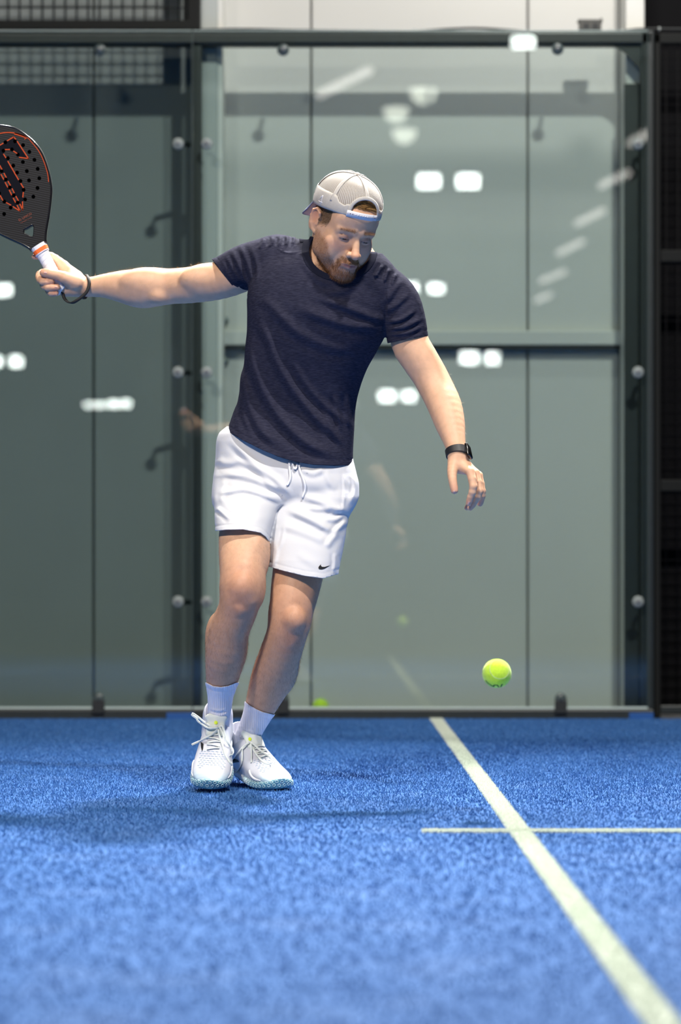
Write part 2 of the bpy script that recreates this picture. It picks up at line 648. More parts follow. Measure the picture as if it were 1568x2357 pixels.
HALL_Y0, HALL_X0, HALL_X1, HALL_Z = -58.0, -16.0, 13.0, 8.6

# ---- floor: blue court turf, grey hall floor around it
def quad(name, x0, x1, y0, y1, z, m, parent=None, t=0.02):
    return box(name, (x0, y0, z - t), (x1, y1, z), m, parent)

floor = quad('floor', -5.0, 9.0, 0.77, D, 0.0, m_turf)
tag(floor, kind='structure')
fs_ = quad('floor_strip', HALL_X0, HALL_X1, D + 0.064, DW + 0.05, 0.0, m_conc, None, 0.008)
tag(fs_, kind='structure')
hf = quad('floor_hall', HALL_X0, HALL_X1, HALL_Y0, DW + 0.5, -0.012, m_conc)
tag(hf, kind='structure')
# service line (towards the camera) and centre service line (across)
SLX = (1003 - XV) * D / F
LW = 0.046
CY = 0.526 * F / (1915 - YH)
CX0 = (972 - XV) * CY / F
sl = quad('line_marking', SLX - LW / 2, SLX + LW / 2, 0.78, D - 0.01, 0.0015, m_line, floor, 0.001)
cl = quad('line_marking', CX0, 8.9, CY - LW / 2, CY + LW / 2, 0.0016, m_line, floor, 0.001)

# ---- turf blades, one object per colour
def blades(name, n, x_of, y0, y1, parent, material, cols, hmax, inside):
    # density follows the viewed area: uniform per square metre inside the camera's fan
    y = np.sqrt(rng.uniform(y0 ** 2, y1 ** 2, n))
    x = x_of(y, rng.uniform(0, 1, n))
    keep = inside(x, y)
    x, y = x[keep], y[keep]; n = len(x)
    h = hmax * rng.uniform(0.45, 1.0, n); wd = rng.uniform(0.0008, 0.0016, n)
    th = rng.uniform(0, 2 * np.pi, n); ln = rng.uniform(0.1, 0.9, n) * h; la = rng.uniform(0, 2 * np.pi, n)
    z = np.zeros(n)
    a = np.stack([x - wd * np.cos(th), y - wd * np.sin(th), z], 1)
    b = np.stack([x + wd * np.cos(th), y + wd * np.sin(th), z], 1)
    c = np.stack([x + ln * np.cos(la), y + ln * np.sin(la), h], 1)
    V = np.stack([a, b, c], 1).reshape(-1, 3)
    Fc = np.arange(3 * n).reshape(-1, 3)
    t = rng.uniform(0, 1, n)[:, None]
    c0, c1 = np.array(cols[0]), np.array(cols[1])
    cc = c0 + (c1 - c0) * t ** 1.5
    cc = np.repeat(cc, 3, axis=0)
    o = mesh_np(name, V, Fc, material, None, False, cc)
    o.parent = parent
    tag(o, kind='stuff')
    return o

m_blade = mat('blue turf blade', (0.05, 0.18, 0.6), 0.55, attr=True, spec=0.25)
m_bladew = mat('white turf blade', (0.7, 0.75, 0.65), 0.6, attr=True, spec=0.25)
half = lambda y: 0.152 * y + 1.15
on_line = lambda x, y: (np.abs(x - SLX) < LW / 2) | ((np.abs(y - CY) < LW / 2) & (x > CX0))
blades('turf_pile', 700000, lambda y, r: -half(y) * 1.0 + 2 * half(y) * r, 2.7, D - 0.02, floor, m_blade,
       ((0.028, 0.112, 0.325), (0.068, 0.200, 0.475)), 0.0075, lambda x, y: ~on_line(x, y))
blades('line_pile', 90000, lambda y, r: SLX + (r - 0.5) * LW * 1.06, 2.7, D - 0.02, sl, m_bladew,
       ((0.56, 0.63, 0.56), (0.78, 0.83, 0.77)), 0.0072, lambda x, y: x > 0)
blades('line_pile', 60000, lambda y, r: CX0 + 1.3 * r, CY - LW * 0.53, CY + LW * 0.53, cl, m_bladew,
       ((0.56, 0.63, 0.56), (0.78, 0.83, 0.77)), 0.0072, lambda x, y: x > 0)

# ---- hall shell
def wx(px, d): return (px - XV) * d / F
def wz(py, d): return H - (py - YH) * d / F

wb = empty('wall_back', (0, DW, 0)); tag(wb, kind='structure')
def wall_panel(name, px0, px1, m, gap=2.0):
    x0, x1 = wx(px0 + gap, DW), wx(px1 - gap, DW)
    return box(name, (x0, DW, -0.01), (x1, DW + 0.08, HALL_Z), m, wb, 0.006)
for a, b in ((-4500, -3800), (-3800, -3300), (-3300, -2800), (-2800, -2300), (-2300, -1790), (-1790, -1288), (-1288, -786), (-786, -285), (-285, 215), (215, 470)):
    wall_panel('wall_panel', a, b, m_wallg)
for a, b in ((495, 716), (716, 1215), (1215, 1428)):
    wall_panel('wall_panel', a, b, m_wall)
box('wall_backing', (HALL_X0, DW + 0.03, -0.01), (HALL_X1, DW + 0.2, HALL_Z), m_seam, wb)
box('black_cladding', (wx(1486, DW), DW - 0.012, -0.01), (HALL_X1, DW + 0.03, HALL_Z), m_black, wb)
for nm, lo, hi, m in (('wall_left', (HALL_X0 - 0.2, HALL_Y0, 0), (HALL_X0, DW + 0.2, HALL_Z), m_hall),
                      ('wall_right', (HALL_X1, HALL_Y0, 0), (HALL_X1 + 0.2, DW + 0.2, HALL_Z), m_hall),
                      ('wall_front', (HALL_X0, HALL_Y0 - 0.2, 0), (HALL_X1, HALL_Y0, HALL_Z), m_hall),
                      ('ceiling', (HALL_X0, HALL_Y0, HALL_Z), (HALL_X1, DW + 0.2, HALL_Z + 0.2), m_ceil)):
    tag(box(nm, lo, hi, m), kind='structure')

# columns standing against the wall
DP = 9.60
m_col = mat('column grey', (0.40, 0.43, 0.42), 0.5, noise=(2, 0.04))
m_colw = mat('column white', (0.66, 0.66, 0.63), 0.5, noise=(2, 0.03))
c1 = empty('trim_column_left', (wx(480, DP), DP, 0)); tag(c1, kind='structure')
box('column_face', (wx(462, DP), DP, -0.01), (wx(501, DP), DW, HALL_Z), m_col, c1, 0.004)
box('lit_corner_strip', (wx(501, DP) , DP + 0.01, -0.01), (wx(512, DP), DW, HALL_Z), m_colw, c1, 0.003)  # white trim; its colour also carries the column's lit side face
c2 = empty('trim_column_right', (wx(1460, DP), DP, 0)); tag(c2, kind='structure')
box('column_face', (wx(1441, DP), DP, -0.01), (wx(1484, DP), DW, HALL_Z), m_colw, c2, 0.004)
tag(box('trim_dark_post', (wx(1437, 9.592), 9.588, 0), (wx(1479, 9.592), 9.599, wz(193, 9.59)), m_frame), kind='structure')
tag(box('trim_dark_joint', (wx(1426, DW - 0.03), DW - 0.03, 0), (wx(1440, DW - 0.03), DW, HALL_Z), m_frame), kind='structure')
# ledge rail across the white wall
lr = empty('trim_rail', (wx(960, DW), DW, wz(785, DW))); tag(lr, kind='structure')
box('rail_body', (wx(517, DW), DW - 0.05, wz(797, DW)), (wx(1428, DW), DW, wz(764, DW)), m_wall, lr, 0.004)
box('rail_shadow_strip', (wx(517, DW), DW - 0.045, wz(805, DW)), (wx(1428, DW), DW, wz(797.5, DW)), m_rubber, lr)  # black strip standing in for the shadow along the rail's underside
for px, py in ((520, 737), (1433, 738), (520, 830), (1433, 830)):
    v, f = lathe_vf([(0.004, 0.03), (0.011, 0.028), (0.013, 0.02), (0.013, 0)], (wx(px, DW), DW, wz(py, DW)), (0, -1, 0), 14)
    mesh_np('rail_knob', v, f, m_grom, lr)

# ---- glass panels with their clamps
GT = 0.010
FB = D + 0.055      # front of the steel frame
def glass_panel(px0, px1, label):
    e = empty('glass_panel', (wx((px0 + px1) / 2, D), D, 0.04))
    tag(e, label, 'glass panel')
    bm = bmesh.new()
    bm_box(bm, (wx(px0, D), D, wz(1627, D)), (wx(px1, D), D + GT, wz(71, D)), 0.0)
    me_o = bm_obj('glass_pane', bm, m_glass, e)
    # polished edges of the pane
    for nm, lo, hi in (('glass_edge', (wx(px0, D), D - 0.0005, wz(1631.5, D)), (wx(px1, D), D + GT, wz(1627, D))),
                       ('glass_edge', (wx(px0, D), D - 0.0005, wz(71, D)), (wx(px1, D), D + GT, wz(69.5, D))),
                       ('glass_edge', (wx(px1, D), D - 0.0005, wz(1631.5, D)), (wx(px1 + 2.0, D), D + GT, wz(69.5, D)))):
        box(nm, lo, hi, m_gside if hi[2] - lo[2] > 1 else m_gedge, e)
    return e

g1 = glass_panel(-577, 441.5, 'clear glass court panel before the dark grey wall, topped by wire mesh')
g2 = glass_panel(444.5, 1491, 'clear glass court panel before the white wall, with bare top edge')
g1['group'] = g2['group'] = 'glass panels of the court side wall'

def disc_fixing(px, py, parent, big=13.5, m=m_grom, bolt=m_steel):
    o = at(px, py, D)
    k = D / F
    v, f = lathe_vf([(0, 0.010), (big * 0.55 * k, 0.0098), (big * 0.9 * k, 0.007), (big * k, 0.002), (big * k, 0.0)], o, (0, -1, 0), 24)
    d = mesh_np('clamp_disc', v, f, m, parent)
    v, f = lathe_vf([(0, 0.0155), (3.0 * k, 0.0152), (4.6 * k, 0.0125), (4.6 * k, 0.009)], o, (0, -1, 0), 12)
    b = mesh_np('bolt', v, f, bolt, None); b.parent = d
    return d

m_fixd = mat('dark fixing', (0.05, 0.07, 0.075), 0.35)
for par, lst in ((g1, ((-400, 115), (230, 115), (-400, 1612), (227, 1612))), (g2, ((652, 115), (1284, 113), (652, 1612), (1291, 1612)))):
    for px, py in lst:
        k = D / F
        if py < 500:
            disc_fixing(px, py, par, 14, m_fixd)
            tube('clamp_stud', [at(px, py, D + GT), at(px, py - 4, D + 0.06)], 0.008, m_rubber, par, 8)
        else:
            # upright shoe gripping the bottom edge, with a round cap
            bm = bmesh.new()
            bm_box(bm, (wx(px - 14, D), D - 0.012, wz(1642, D)), (wx(px + 14, D), D - 0.001, wz(1611, D)), 0.003)
            bm_obj('clamp_shoe', bm, m_rubber, par)
            disc_fixing(px, py - 3, par, 14, m_fixd, m_fixd)
for py in (331, 857, 1385):
    for px, par in ((410, g1), (476, g2), (1469, g2)):
        disc_fixing(px, py, par, 13.5)
        # the arm behind the glass that carries the disc
        tx = 452 if px < 1000 else 1495
        tube('clamp_arm', [at(px, py, D + GT + 0.002), at(px, py, D + 0.05), at(tx, py + 2, D + 0.075)], 0.010, m_frame, par, 8)

# ---- steel frame carrying the glass
fr = empty('court_frame', (wx(960, D), FB, 0)); tag(fr, 'dark steel frame carrying the glass panels, posts and rails', 'frame')
def rail(name, px0, px1, py0, py1, d0, th, m, parent, bevel=0.006):
    return box(name, (wx(px0, d0), d0, wz(py1, d0)), (wx(px1, d0), d0 + th, wz(py0, d0)), m, parent, bevel)
rail('top_rail', -600, 1506, 70, 104, FB, 0.06, m_frame, fr, 0.012)
rail('bottom_rail', -600, 1506, 1633, 1657, D + 0.002, 0.06, m_frame, fr, 0.005)
rail('joint_post', 443, 464, 104, 1634, FB, 0.05, m_frame, fr, 0.005)
rail('end_post', 1476, 1506, 70, 1634, FB, 0.06, m_frame, fr, 0.006)
# curved gusset in the top right corner
def gusset():
    arc = [(1406, 103), (1426, 112), (1441, 122), (1455, 139), (1471, 158), (1479, 180), (1480, 192)]
    poly = arc + [(1490, 192), (1490, 100), (1406, 100)]
    bm = bmesh.new()
    d0 = FB + 0.01
    vs = [bm.verts.new(at(x, y, d0)) for x, y in poly]
    f = bm.faces.new(vs)
    r = bmesh.ops.extrude_face_region(bm, geom=[f])
    for v in r['geom']:
        if isinstance(v, bmesh.types.BMVert): v.co.y += 0.012
    return bm_obj('corner_gusset', bm, m_frame, fr)
gusset()
m_bluefoot = mat('blue foot plate', (0.006, 0.075, 0.30), 0.6)
for a, b in ((383, 446), (1449, 1505)):
    rail('foot_plate', a, b, 1641, 1656, D - 0.008, 0.05, m_bluefoot, fr, 0.002)

# ---- mesh panel above the left glass
mp = empty('wire_mesh_screen', (wx(200, D), FB, wz(68, D))); tag(mp, 'black wire mesh panel above the glass, before dark grey wall', 'mesh screen')
rail('bottom_bar', -600, 436, 45, 69, FB - 0.004, 0.05, m_fblack, mp)
rail('end_upright', 431, 460, -420, 69.5, FB, 0.055, m_fblack, mp)
rail('inner_upright', 422, 430, -420, 46, FB + 0.01, 0.02, m_fblack, mp)
kx = FB / F
proto_v = None
for i in range(39):
    px = 412 - 26.2 * i
    tube('wire', [at(px, 46, FB + 0.02), at(px, -420, FB + 0.02)], 0.0030, m_fblack, mp, 6)
for j in range(16):
    py = 18 - 26.2 * j
    tube('wire', [at(-600, py, FB + 0.014), at(424, py, FB + 0.014)], 0.0030, m_fblack, mp, 6)

# ---- mesh fence to the right of the glass
mf = empty('mesh_fence', (wx(1560, D), FB, 0)); tag(mf, 'black wire mesh fence beyond the end of the glass', 'mesh fence')
for nm, p0, p1, y0, y1, d0, m in (('upright', 1508, 1521, 76, 1652, FB, m_fblack), ('top_bar', 1508, 3100, 76, 100, FB, m_fblack),
                                  ('middle_bar', 1521, 3100, 575, 603, FB, m_fblack), ('lower_bar', 1521, 3100, 1104, 1131, FB, m_fblack),
                                  ('bottom_bar', 1521, 3100, 1624, 1642, FB, m_frame)):
    rail(nm, p0, p1, y0, y1, d0, 0.035, m, mf, 0.004)
m_wire = mat('black wire', (0.007, 0.007, 0.008), 0.6, spec=0.1)
for i in range(60):
    px = 1534 + 26.2 * i
    tube('wire', [at(px, 90, FB + 0.015), at(px, 1640, FB + 0.015)], 0.0022, m_wire, mf, 5)
for j in range(58):
    py = 110 + 26.2 * j
    tube('wire', [at(1510, py, FB + 0.019), at(3100, py, FB + 0.019)], 0.0022, m_wire, mf, 5)

# ---- cable along the top rail and the small junction box
cab = tube('cable', spline([at(440, 69.5, D + 0.08), at(560, 67, D + 0.075), at(700, 70, D + 0.08), at(900, 72, D + 0.08), at(960, 72, D + 0.08),
                            at(1030, 67, D + 0.075), at(1100, 65, D + 0.075), at(1170, 69, D + 0.08), at(1230, 73, D + 0.08), at(1400, 73, D + 0.08),
                            at(1470, 67, D + 0.075), at(1540, 67, D + 0.08), at(1800, 68, D + 0.08)], 90), 0.005, m_rubber, None, 8)
tag(cab, 'thin black cable lying along the top rail of the frame', 'cable')
tie_m = mat('pale cable tie', (0.35, 0.38, 0.37), 0.5)
for px in (444, 955, 1404, 1432, 1518):
    v, f = lathe_vf([(0.0060, -0.004), (0.0085, -0.003), (0.0085, 0.003), (0.0060, 0.004)], at(px, 71 if px < 1500 else 67, D + 0.079), (1, 0, 0), 12)
    t = mesh_np('cable_tie', v, f, tie_m, None); t.parent = cab
jb = empty('junction_box', (wx(1360, FB), FB, wz(70, FB))); tag(jb, 'small dark box fixed on top of the frame rail', 'box')
m_jb = mat('box plastic', (0.06, 0.06, 0.055), 0.5)
rail('housing', 1334, 1385, 47, 69.5, FB + 0.01, 0.04, m_jb, jb, 0.003)
rail('lid', 1331, 1388, 43.5, 48, FB + 0.008, 0.046, mat('box lid', (0.12, 0.12, 0.11), 0.5), jb, 0.002)
for px in (1350, 1371):
    rail('recess', px - 7, px + 7, 53, 66, FB + 0.0085, 0.004, m_rubber, jb, 0.001)
rail('tab', 1383, 1387, 41, 52, FB + 0.012, 0.03, m_jb, jb, 0.001)

# ---- lamps of the hall (they stand behind the camera and show in the glass)
m_lampw = emit('white lamp glass', (0.93, 1.0, 0.95), 46)
m_lamph = mat('lamp housing', (0.05, 0.05, 0.05), 0.5)
lamp_no = [0]
def hall_lamp(px, py, wpx, hpx, zz, label):
    dt = (zz - H) * F / (YH - py)
    y = 2 * D - dt; x = (px - XV) * dt / F
    hw, hh = wpx * dt / F / 2, hpx * dt / F / 2
    e = empty('floodlight', (x, y, zz)); tag(e, label, 'floodlight', 'floodlights of the hall')
    box('lamp_glass', (x - hw, y, zz - hh), (x + hw, y + 0.02, zz + hh), m_lampw, e, 0.0)
    box('housing', (x - hw - 0.03, y - 0.12, zz - hh - 0.03), (x + hw + 0.03, y - 0.002, zz + hh + 0.03), m_lamph, e, 0.01)
    box('hanger', (x - 0.02, y - 0.08, zz + hh + 0.03), (x + 0.02, y - 0.04, HALL_Z), m_lamph, e)
for a in ((987, 417, 50, 31, 'large white lamp mirrored right of the cap, nearer to it of the bright pair'), (1078, 417, 50, 31, 'large white lamp mirrored right of the cap, farther from it of the bright pair'),
          (945, 662, 32, 20, 'white lamp mirrored just above the shoulder, partly hidden by the navy sleeve'), (1004, 664, 33, 20, 'white lamp mirrored beside the navy sleeve, fully in view'),
          (1081, 824, 40, 24, 'wide white lamp mirrored under the wall rail, nearer the bare arm'), (1133, 825, 28, 24, 'rounder white lamp mirrored under the wall rail, farther from the bare arm'),
          (892, 912, 36, 22, 'wide white lamp mirrored between shirt and bare forearm'), (941, 912, 28, 22, 'rounder white lamp mirrored close beside the bare forearm'),
          (37, 832, 26, 22, 'white lamp mirrored in the left glass, below the racket'), (-8, 832, 22, 22, 'white lamp mirrored at the very edge of the left glass'),
          (10, 668, 30, 24, 'pale lamp mirrored in the left glass, level with the racket hand'),
          (205, 932, 18, 8, 'small dim lamp at the outer end of the mirrored row of four'), (232, 932, 18, 9, 'small lamp second in the mirrored row of four'),
          (262, 930, 22, 13, 'small bright lamp third in the mirrored row of four'), (290, 929, 20, 13, 'small bright lamp at the inner end of the mirrored row of four')):
    hall_lamp(*a[:4], 6.0, a[4])
hall_lamp(1205, 97, 50, 24, 8.0, 'bright white lamp mirrored over the top rail, near the junction box')
m_pale = emit('pale lamp bowl', (0.98, 1.0, 0.84), 9.0)
for px, py, lb in ((975, 212, 'pale round lamp mirrored highest of three above the cap'), (912, 255, 'pale round lamp mirrored middle of three above the cap'), (931, 305, 'pale round lamp mirrored lowest of three above the cap')):
    dt = (7.4 - H) * F / (YH - py); y = 2 * D - dt; x = (px - XV) * dt / F
    e = empty('bowl_lamp', (x, y, 7.4)); tag(e, lb, 'ceiling light', 'round ceiling lamps of the hall')
    v, f = lathe_vf([(0.02, -0.17), (0.11, -0.14), (0.17, -0.06), (0.19, 0.03)], (x, y, 7.4), (0, 0, 1), 18)
    mesh_np('bowl', v, f, m_pale, e)
    v, f = lathe_vf([(0.20, 0.03), (0.20, 0.06), (0.05, 0.16), (0.012, 0.18), (0.012, HALL_Z - 7.4)], (x, y, 7.4), (0, 0, 1), 18)
    mesh_np('shade', v, f, m_lamph, e)
m_tube = emit('tube light', (1.0, 0.93, 0.86), 6.5)
def tube_light(px0, py0, px1, py1, zz, label, wd=0.12):
    p = []
    for px, py in ((px0, py0), (px1, py1)):
        dt = (zz - H) * F / (YH - py)
        p.append(np.array([(px - XV) * dt / F, 2 * D - dt, zz]))
    dv = p[1] - p[0]; dv /= np.linalg.norm(dv)
    e = empty('tube_light', (p[0] + p[1]) / 2); tag(e, label, 'ceiling light', 'tube lights of the hall')
    tube('diffuser', p, wd / 2, m_tube, e, 8)
    up = np.array([0, 0, 0.055 + wd / 2])
    tube('housing', [p[0] + up, p[1] + up], 0.05, m_lamph, e, 8)
    mid = (p[0] + p[1]) / 2 + up
    tube('hanger', [mid, [mid[0], mid[1], HALL_Z]], 0.012, m_lamph, e, 6)
for a in ((735, 218, 850, 162, 'tube light mirrored alone high above the cap'), (1452, 330, 1562, 268, 'tube light mirrored across the end post, first of the slanting row'),
          (1384, 427, 1446, 398, 'tube light mirrored second in the slanting row'), (1329, 514, 1389, 485, 'tube light mirrored third in the slanting row'),
          (1286, 583, 1341, 556, 'tube light mirrored fourth in the slanting row'), (1246, 647, 1300, 625, 'faint tube light mirrored fifth in the slanting row'),
          (1236, 692, 1266, 678, 'faintest tube light mirrored last in the slanting row')):
    tube_light(*a[:4], 7.5, a[4])
# ================================================================== THE PLAYER
hy, hp, hr, hs = 0.4555, 0.500, 0.093, 0.968
HO = M(792.2, 515.3, -0.20)
_f = np.array([math.sin(hy) * math.cos(hp), -math.cos(hy) * math.cos(hp), -math.sin(hp)])
_l = np.array([math.cos(hy), math.sin(hy), 0.0])
_u = np.cross(_f, _l)
if _u[2] < 0: _u = -_u
HR = np.stack([_l * math.cos(hr) - _u * math.sin(hr), _f, _u * math.cos(hr) + _l * math.sin(hr)], 1)  # columns: to image right, face forward, up
def hl(x, y, z): return HO + HR @ (np.array([x, y, z], float) * hs)
def to_head(P): return ((np.asarray(P) - HO) @ HR) / hs
def hel(c, r, k, op='u', rx=0.0, rz=0.0, ry=0.0):
    A = np.array(Matrix.Rotation(rz, 3, 'Z') @ Matrix.Rotation(ry, 3, 'Y') @ Matrix.Rotation(rx, 3, 'X'))
    return el(hl(*c), np.array(r) * hs, HR @ A, k * hs, op)
def hrc(a, ra, b, rb, k, op='u'): return rc(hl(*a), ra * hs, hl(*b), rb * hs, k * hs, op)

EYE = (0.0315, 0.0735, -0.0105)
def face_items():
    I = [hel((0, -0.012, 0.045), (0.076, 0.098, 0.079), 0.01),
         hel((0, 0.026, -0.028), (0.066, 0.063, 0.085), 0.03),
         hel((0, 0.060, 0.035), (0.058, 0.030, 0.045), 0.03)]
    for s in (-1, 1):
        I += [hrc((s * 0.053, 0.014, -0.070), 0.017, (s * 0.018, 0.070, -0.109), 0.015, 0.028),
              hrc((s * 0.060, 0.0, -0.02), 0.018, (s * 0.053, 0.014, -0.070), 0.017, 0.02),
              hel((s * 0.044, 0.056, -0.034), (0.021, 0.019, 0.019), 0.024),
              hel((s * 0.043, 0.052, -0.062), (0.022, 0.024, 0.024), 0.02),
              hrc((s * 0.046, 0.071, 0.006), 0.0088, (s * 0.012, 0.0875, 0.006), 0.0092, 0.013)]
    I += [hel((0, 0.078, -0.112), (0.025, 0.017, 0.017), 0.018),
          hel((0, 0.080, -0.078), (0.030, 0.018, 0.027), 0.016)]
    for s in (-1, 1):
        I.append(hel((s * 0.0320, 0.0970, -0.0115), (0.0185, 0.0178, 0.0120), 0.011, 's'))
    # lids: a bulge over each eyeball, closed low because he looks down
    for s in (-1, 1):
        c = (s * EYE[0], EYE[1], EYE[2])
        I.append(hel((c[0], c[1] + 0.0005, c[2] + 0.0006), (0.0165, 0.0138, 0.0130), 0.004))
        I.append(hel((c[0], c[1] + 0.014, c[2] - 0.0050), (0.0135, 0.008, 0.0021), 0.0025, 's', ry=s * 0.05))
        I.append(hrc((c[0] - 0.0125, c[1] + 0.0075, c[2] + 0.0068), 0.0016, (c[0] + 0.0125, c[1] + 0.0075, c[2] + 0.0060), 0.0016, 0.003, 's'))
    # nose
    I += [hrc((0, 0.086, 0.002), 0.0080, (0, 0.1035, -0.034), 0.0098, 0.010),
          hel((0, 0.1115, -0.0465), (0.0122, 0.0125, 0.0110), 0.009)]
    for s in (-1, 1):
        I += [hel((s * 0.0145, 0.0980, -0.0495), (0.0080, 0.0110, 0.0085), 0.005)]
        I += [hel((s * 0.0068, 0.1055, -0.0585), (0.0038, 0.0062, 0.0045), 0.003, 's')]
    I += [hrc((0, 0.097, -0.0555), 0.0045, (0, 0.1065, -0.056), 0.004, 0.004)]
    # nasolabial folds and mouth
    for s in (-1, 1):
        I.append(hrc((s * 0.020, 0.096, -0.047), 0.0022, (s * 0.031, 0.088, -0.072), 0.0022, 0.009, 's'))
    I += [hrc((-0.021, 0.0925, -0.0775), 0.0042, (-0.004, 0.0985, -0.0735), 0.0050, 0.005),
          hrc((-0.004, 0.0985, -0.0735), 0.0050, (0.021, 0.0925, -0.0775), 0.0042, 0.005),
          hrc((-0.018, 0.0920, -0.0830), 0.0046, (0, 0.0962, -0.0840), 0.0054, 0.005),
          hrc((0, 0.0962, -0.0840), 0.0054, (0.018, 0.0920, -0.0830), 0.0046, 0.005),
          hrc((-0.024, 0.0970, -0.0795), 0.0008, (0, 0.1045, -0.0790), 0.0009, 0.002, 's'),
          hrc((0, 0.1045, -0.0790), 0.0009, (0.024, 0.0970, -0.0795), 0.0008, 0.002, 's')]
    # ears
    for s in (-1, 1):
        base = (s * 0.0765, -0.010, -0.008)
        I.append(hel((s * 0.0805, -0.0095, -0.004), (0.0048, 0.0190, 0.0315), 0.004, 'u', rx=-0.15, rz=s * 0.43))
        rim = [(s * 0.0745, 0.006, 0.004), (s * 0.080, 0.005, 0.018), (s * 0.085, -0.008, 0.026), (s * 0.088, -0.020, 0.018), (s * 0.0875, -0.024, 0.002),
               (s * 0.084, -0.018, -0.016), (s * 0.0795, -0.008, -0.030), (s * 0.0765, 0.000, -0.035)]
        for i in range(len(rim) - 1):
            I.append(hrc(rim[i], 0.0036 if i < 5 else 0.0050, rim[i + 1], 0.0036 if i < 4 else 0.0052, 0.003))
        I.append(hel((s * 0.0865, -0.0085, 0.003), (0.0042, 0.0090, 0.0155), 0.003, 's', rx=-0.15, rz=s * 0.43))
        I.append(hrc((s * 0.0765, 0.0035, -0.006), 0.0034, (s * 0.0785, 0.001, -0.014), 0.0034, 0.003))
    return I

# ---- right arm (image left) and the hand on the grip
GA = np.array([-0.470, -0.883])                    # handle direction in the picture, from butt to head
def grip_pt(s, t, w_): return M(143 + GA[0] * s + 0.883 * t, 668 + GA[1] * s - 0.470 * t, w_)
RW = 0.17                                          # depth of the racket plane
r_ = PX
def q(u, v, w_, r): return (M(u, v, w_), r * PX * (DM + w_) / DM)

arm_r = chain([q(612, 600, -.05, 44), q(548, 633, -.01, 42), q(497, 648, .03, 42), q(440, 656, .07, 41), q(395, 659, .10, 40), q(362, 661, .115, 43),
               q(325, 664, .13, 44.5), q(285, 660, .145, 37), q(245, 658, .16, 27.5), q(215, 660, .17, 22.5), q(198, 661, .175, 21)], 0.018)
arm_r += [el(M(372, 683, .085), np.array([26, 20, 17]) * PX, None, 0.014), el(M(470, 640, .02), np.array([55, 26, 30]) * PX, None, 0.02),
          el(M(330, 645, .10), np.array([50, 24, 26]) * PX, None, 0.02)]
palm_r = [rc(*q(196, 660, .175, 21), *q(168, 650, .175, 24), 0.012), rc(*q(172, 640, .185, 20), *q(146, 616, .195, 15), 0.012),
          rc(*q(172, 662, .172, 22), *q(150, 668, .18, 15), 0.012), rc(*q(160, 640, .20, 17), *q(132, 662, .20, 13), 0.012),
          rc(*q(178, 650, .15, 16), *q(150, 640, .138, 12.5), 0.010)]
fing_r = [
    # thumb across the front of the grip
    Field(chain([q(170, 652, .150, 14), q(146, 637, .143, 12), q(121, 631, .140, 10.4), q(106, 628, .141, 9.8), q(100, 628, .142, 8.6)], 0.003), 0.008),
    # index finger along the back of the grip, its tip showing beyond
    Field(chain([q(146, 612, .195, 12.5), q(118, 590, .198, 9.0), q(96, 588, .192, 7.6), q(79, 591, .185, 6.2)], 0.004), 0.006),
    # middle, ring, little: round the left edge, tips back on the front
    Field(chain([q(132, 634, .20, 11), q(98, 629, .196, 9.6), q(91, 638, .172, 9.2), q(99, 648, .150, 9.0), q(118, 648.5, .146, 7.6)], 0.003, sub=2), 0.002),
    Field(chain([q(134, 648, .20, 10), q(106, 648, .196, 9.2), q(101, 655, .172, 9.0), q(110, 661.5, .150, 8.8), q(132, 661.5, .146, 7.4)], 0.003, sub=2), 0.002),
    Field(chain([q(140, 660, .20, 9), q(116, 664, .194, 8.2), q(112, 669, .174, 7.8), q(118, 674.5, .156, 7.4), q(129, 675, .152, 6.4)], 0.003, sub=2), 0.002)]

# ---- left arm (image right) and its loose hand
arm_l = chain([q(922, 690, -.10, 40), q(943, 785, -.10, 43), q(965, 825, -.105, 42), q(988, 862, -.11, 40), q(1008, 900, -.125, 39), q(1024, 935, -.15, 38.5),
               q(1036, 975, -.18, 34), q(1045, 1010, -.21, 26), q(1051, 1036, -.23, 21.5), q(1054, 1052, -.24, 21)], 0.018)
palm_l = [rc(*q(1053, 1050, -.24, 20), *q(1062, 1072, -.245, 19), 0.010), rc(*q(1052, 1066, -.245, 17), *q(1082, 1086, -.275, 10), 0.010),
          rc(*q(1062, 1068, -.235, 17), *q(1094, 1089, -.255, 10), 0.010), rc(*q(1064, 1068, -.225, 16), *q(1101, 1094, -.23, 9.5), 0.010),
          rc(*q(1062, 1068, -.22, 15), *q(1097, 1098, -.205, 9), 0.010)]
fing_l = [
    Field(chain([q(1046, 1066, -.25, 15), q(1041, 1088, -.272, 11), q(1043, 1110, -.285, 9.3), q(1046.5, 1129, -.290, 8.4)], 0.004), 0.008),
    Field(chain([q(1083, 1086, -.277, 10.2), q(1090, 1120, -.292, 9.0), q(1084, 1144, -.286, 8.0), q(1079, 1158, -.280, 6.6)], 0.003, sub=2), 0.005),
    Field(chain([q(1095, 1090, -.256, 10.0), q(1104, 1130, -.272, 9.0), q(1093, 1154, -.264, 7.9), q(1082.5, 1169, -.258, 6.6)], 0.003, sub=2), 0.005),
    Field(chain([q(1102, 1095, -.231, 9.4), q(1111, 1131, -.246, 7.6), q(1108, 1149, -.240, 7.2), q(1105, 1160, -.236, 6.2)], 0.003, sub=2), 0.005),
    Field(chain([q(1097, 1099, -.206, 8.4), q(1092, 1136, -.222, 7.2), q(1082, 1158, -.220, 6.4), q(1075, 1169, -.218, 5.8)], 0.003, sub=2), 0.005)]

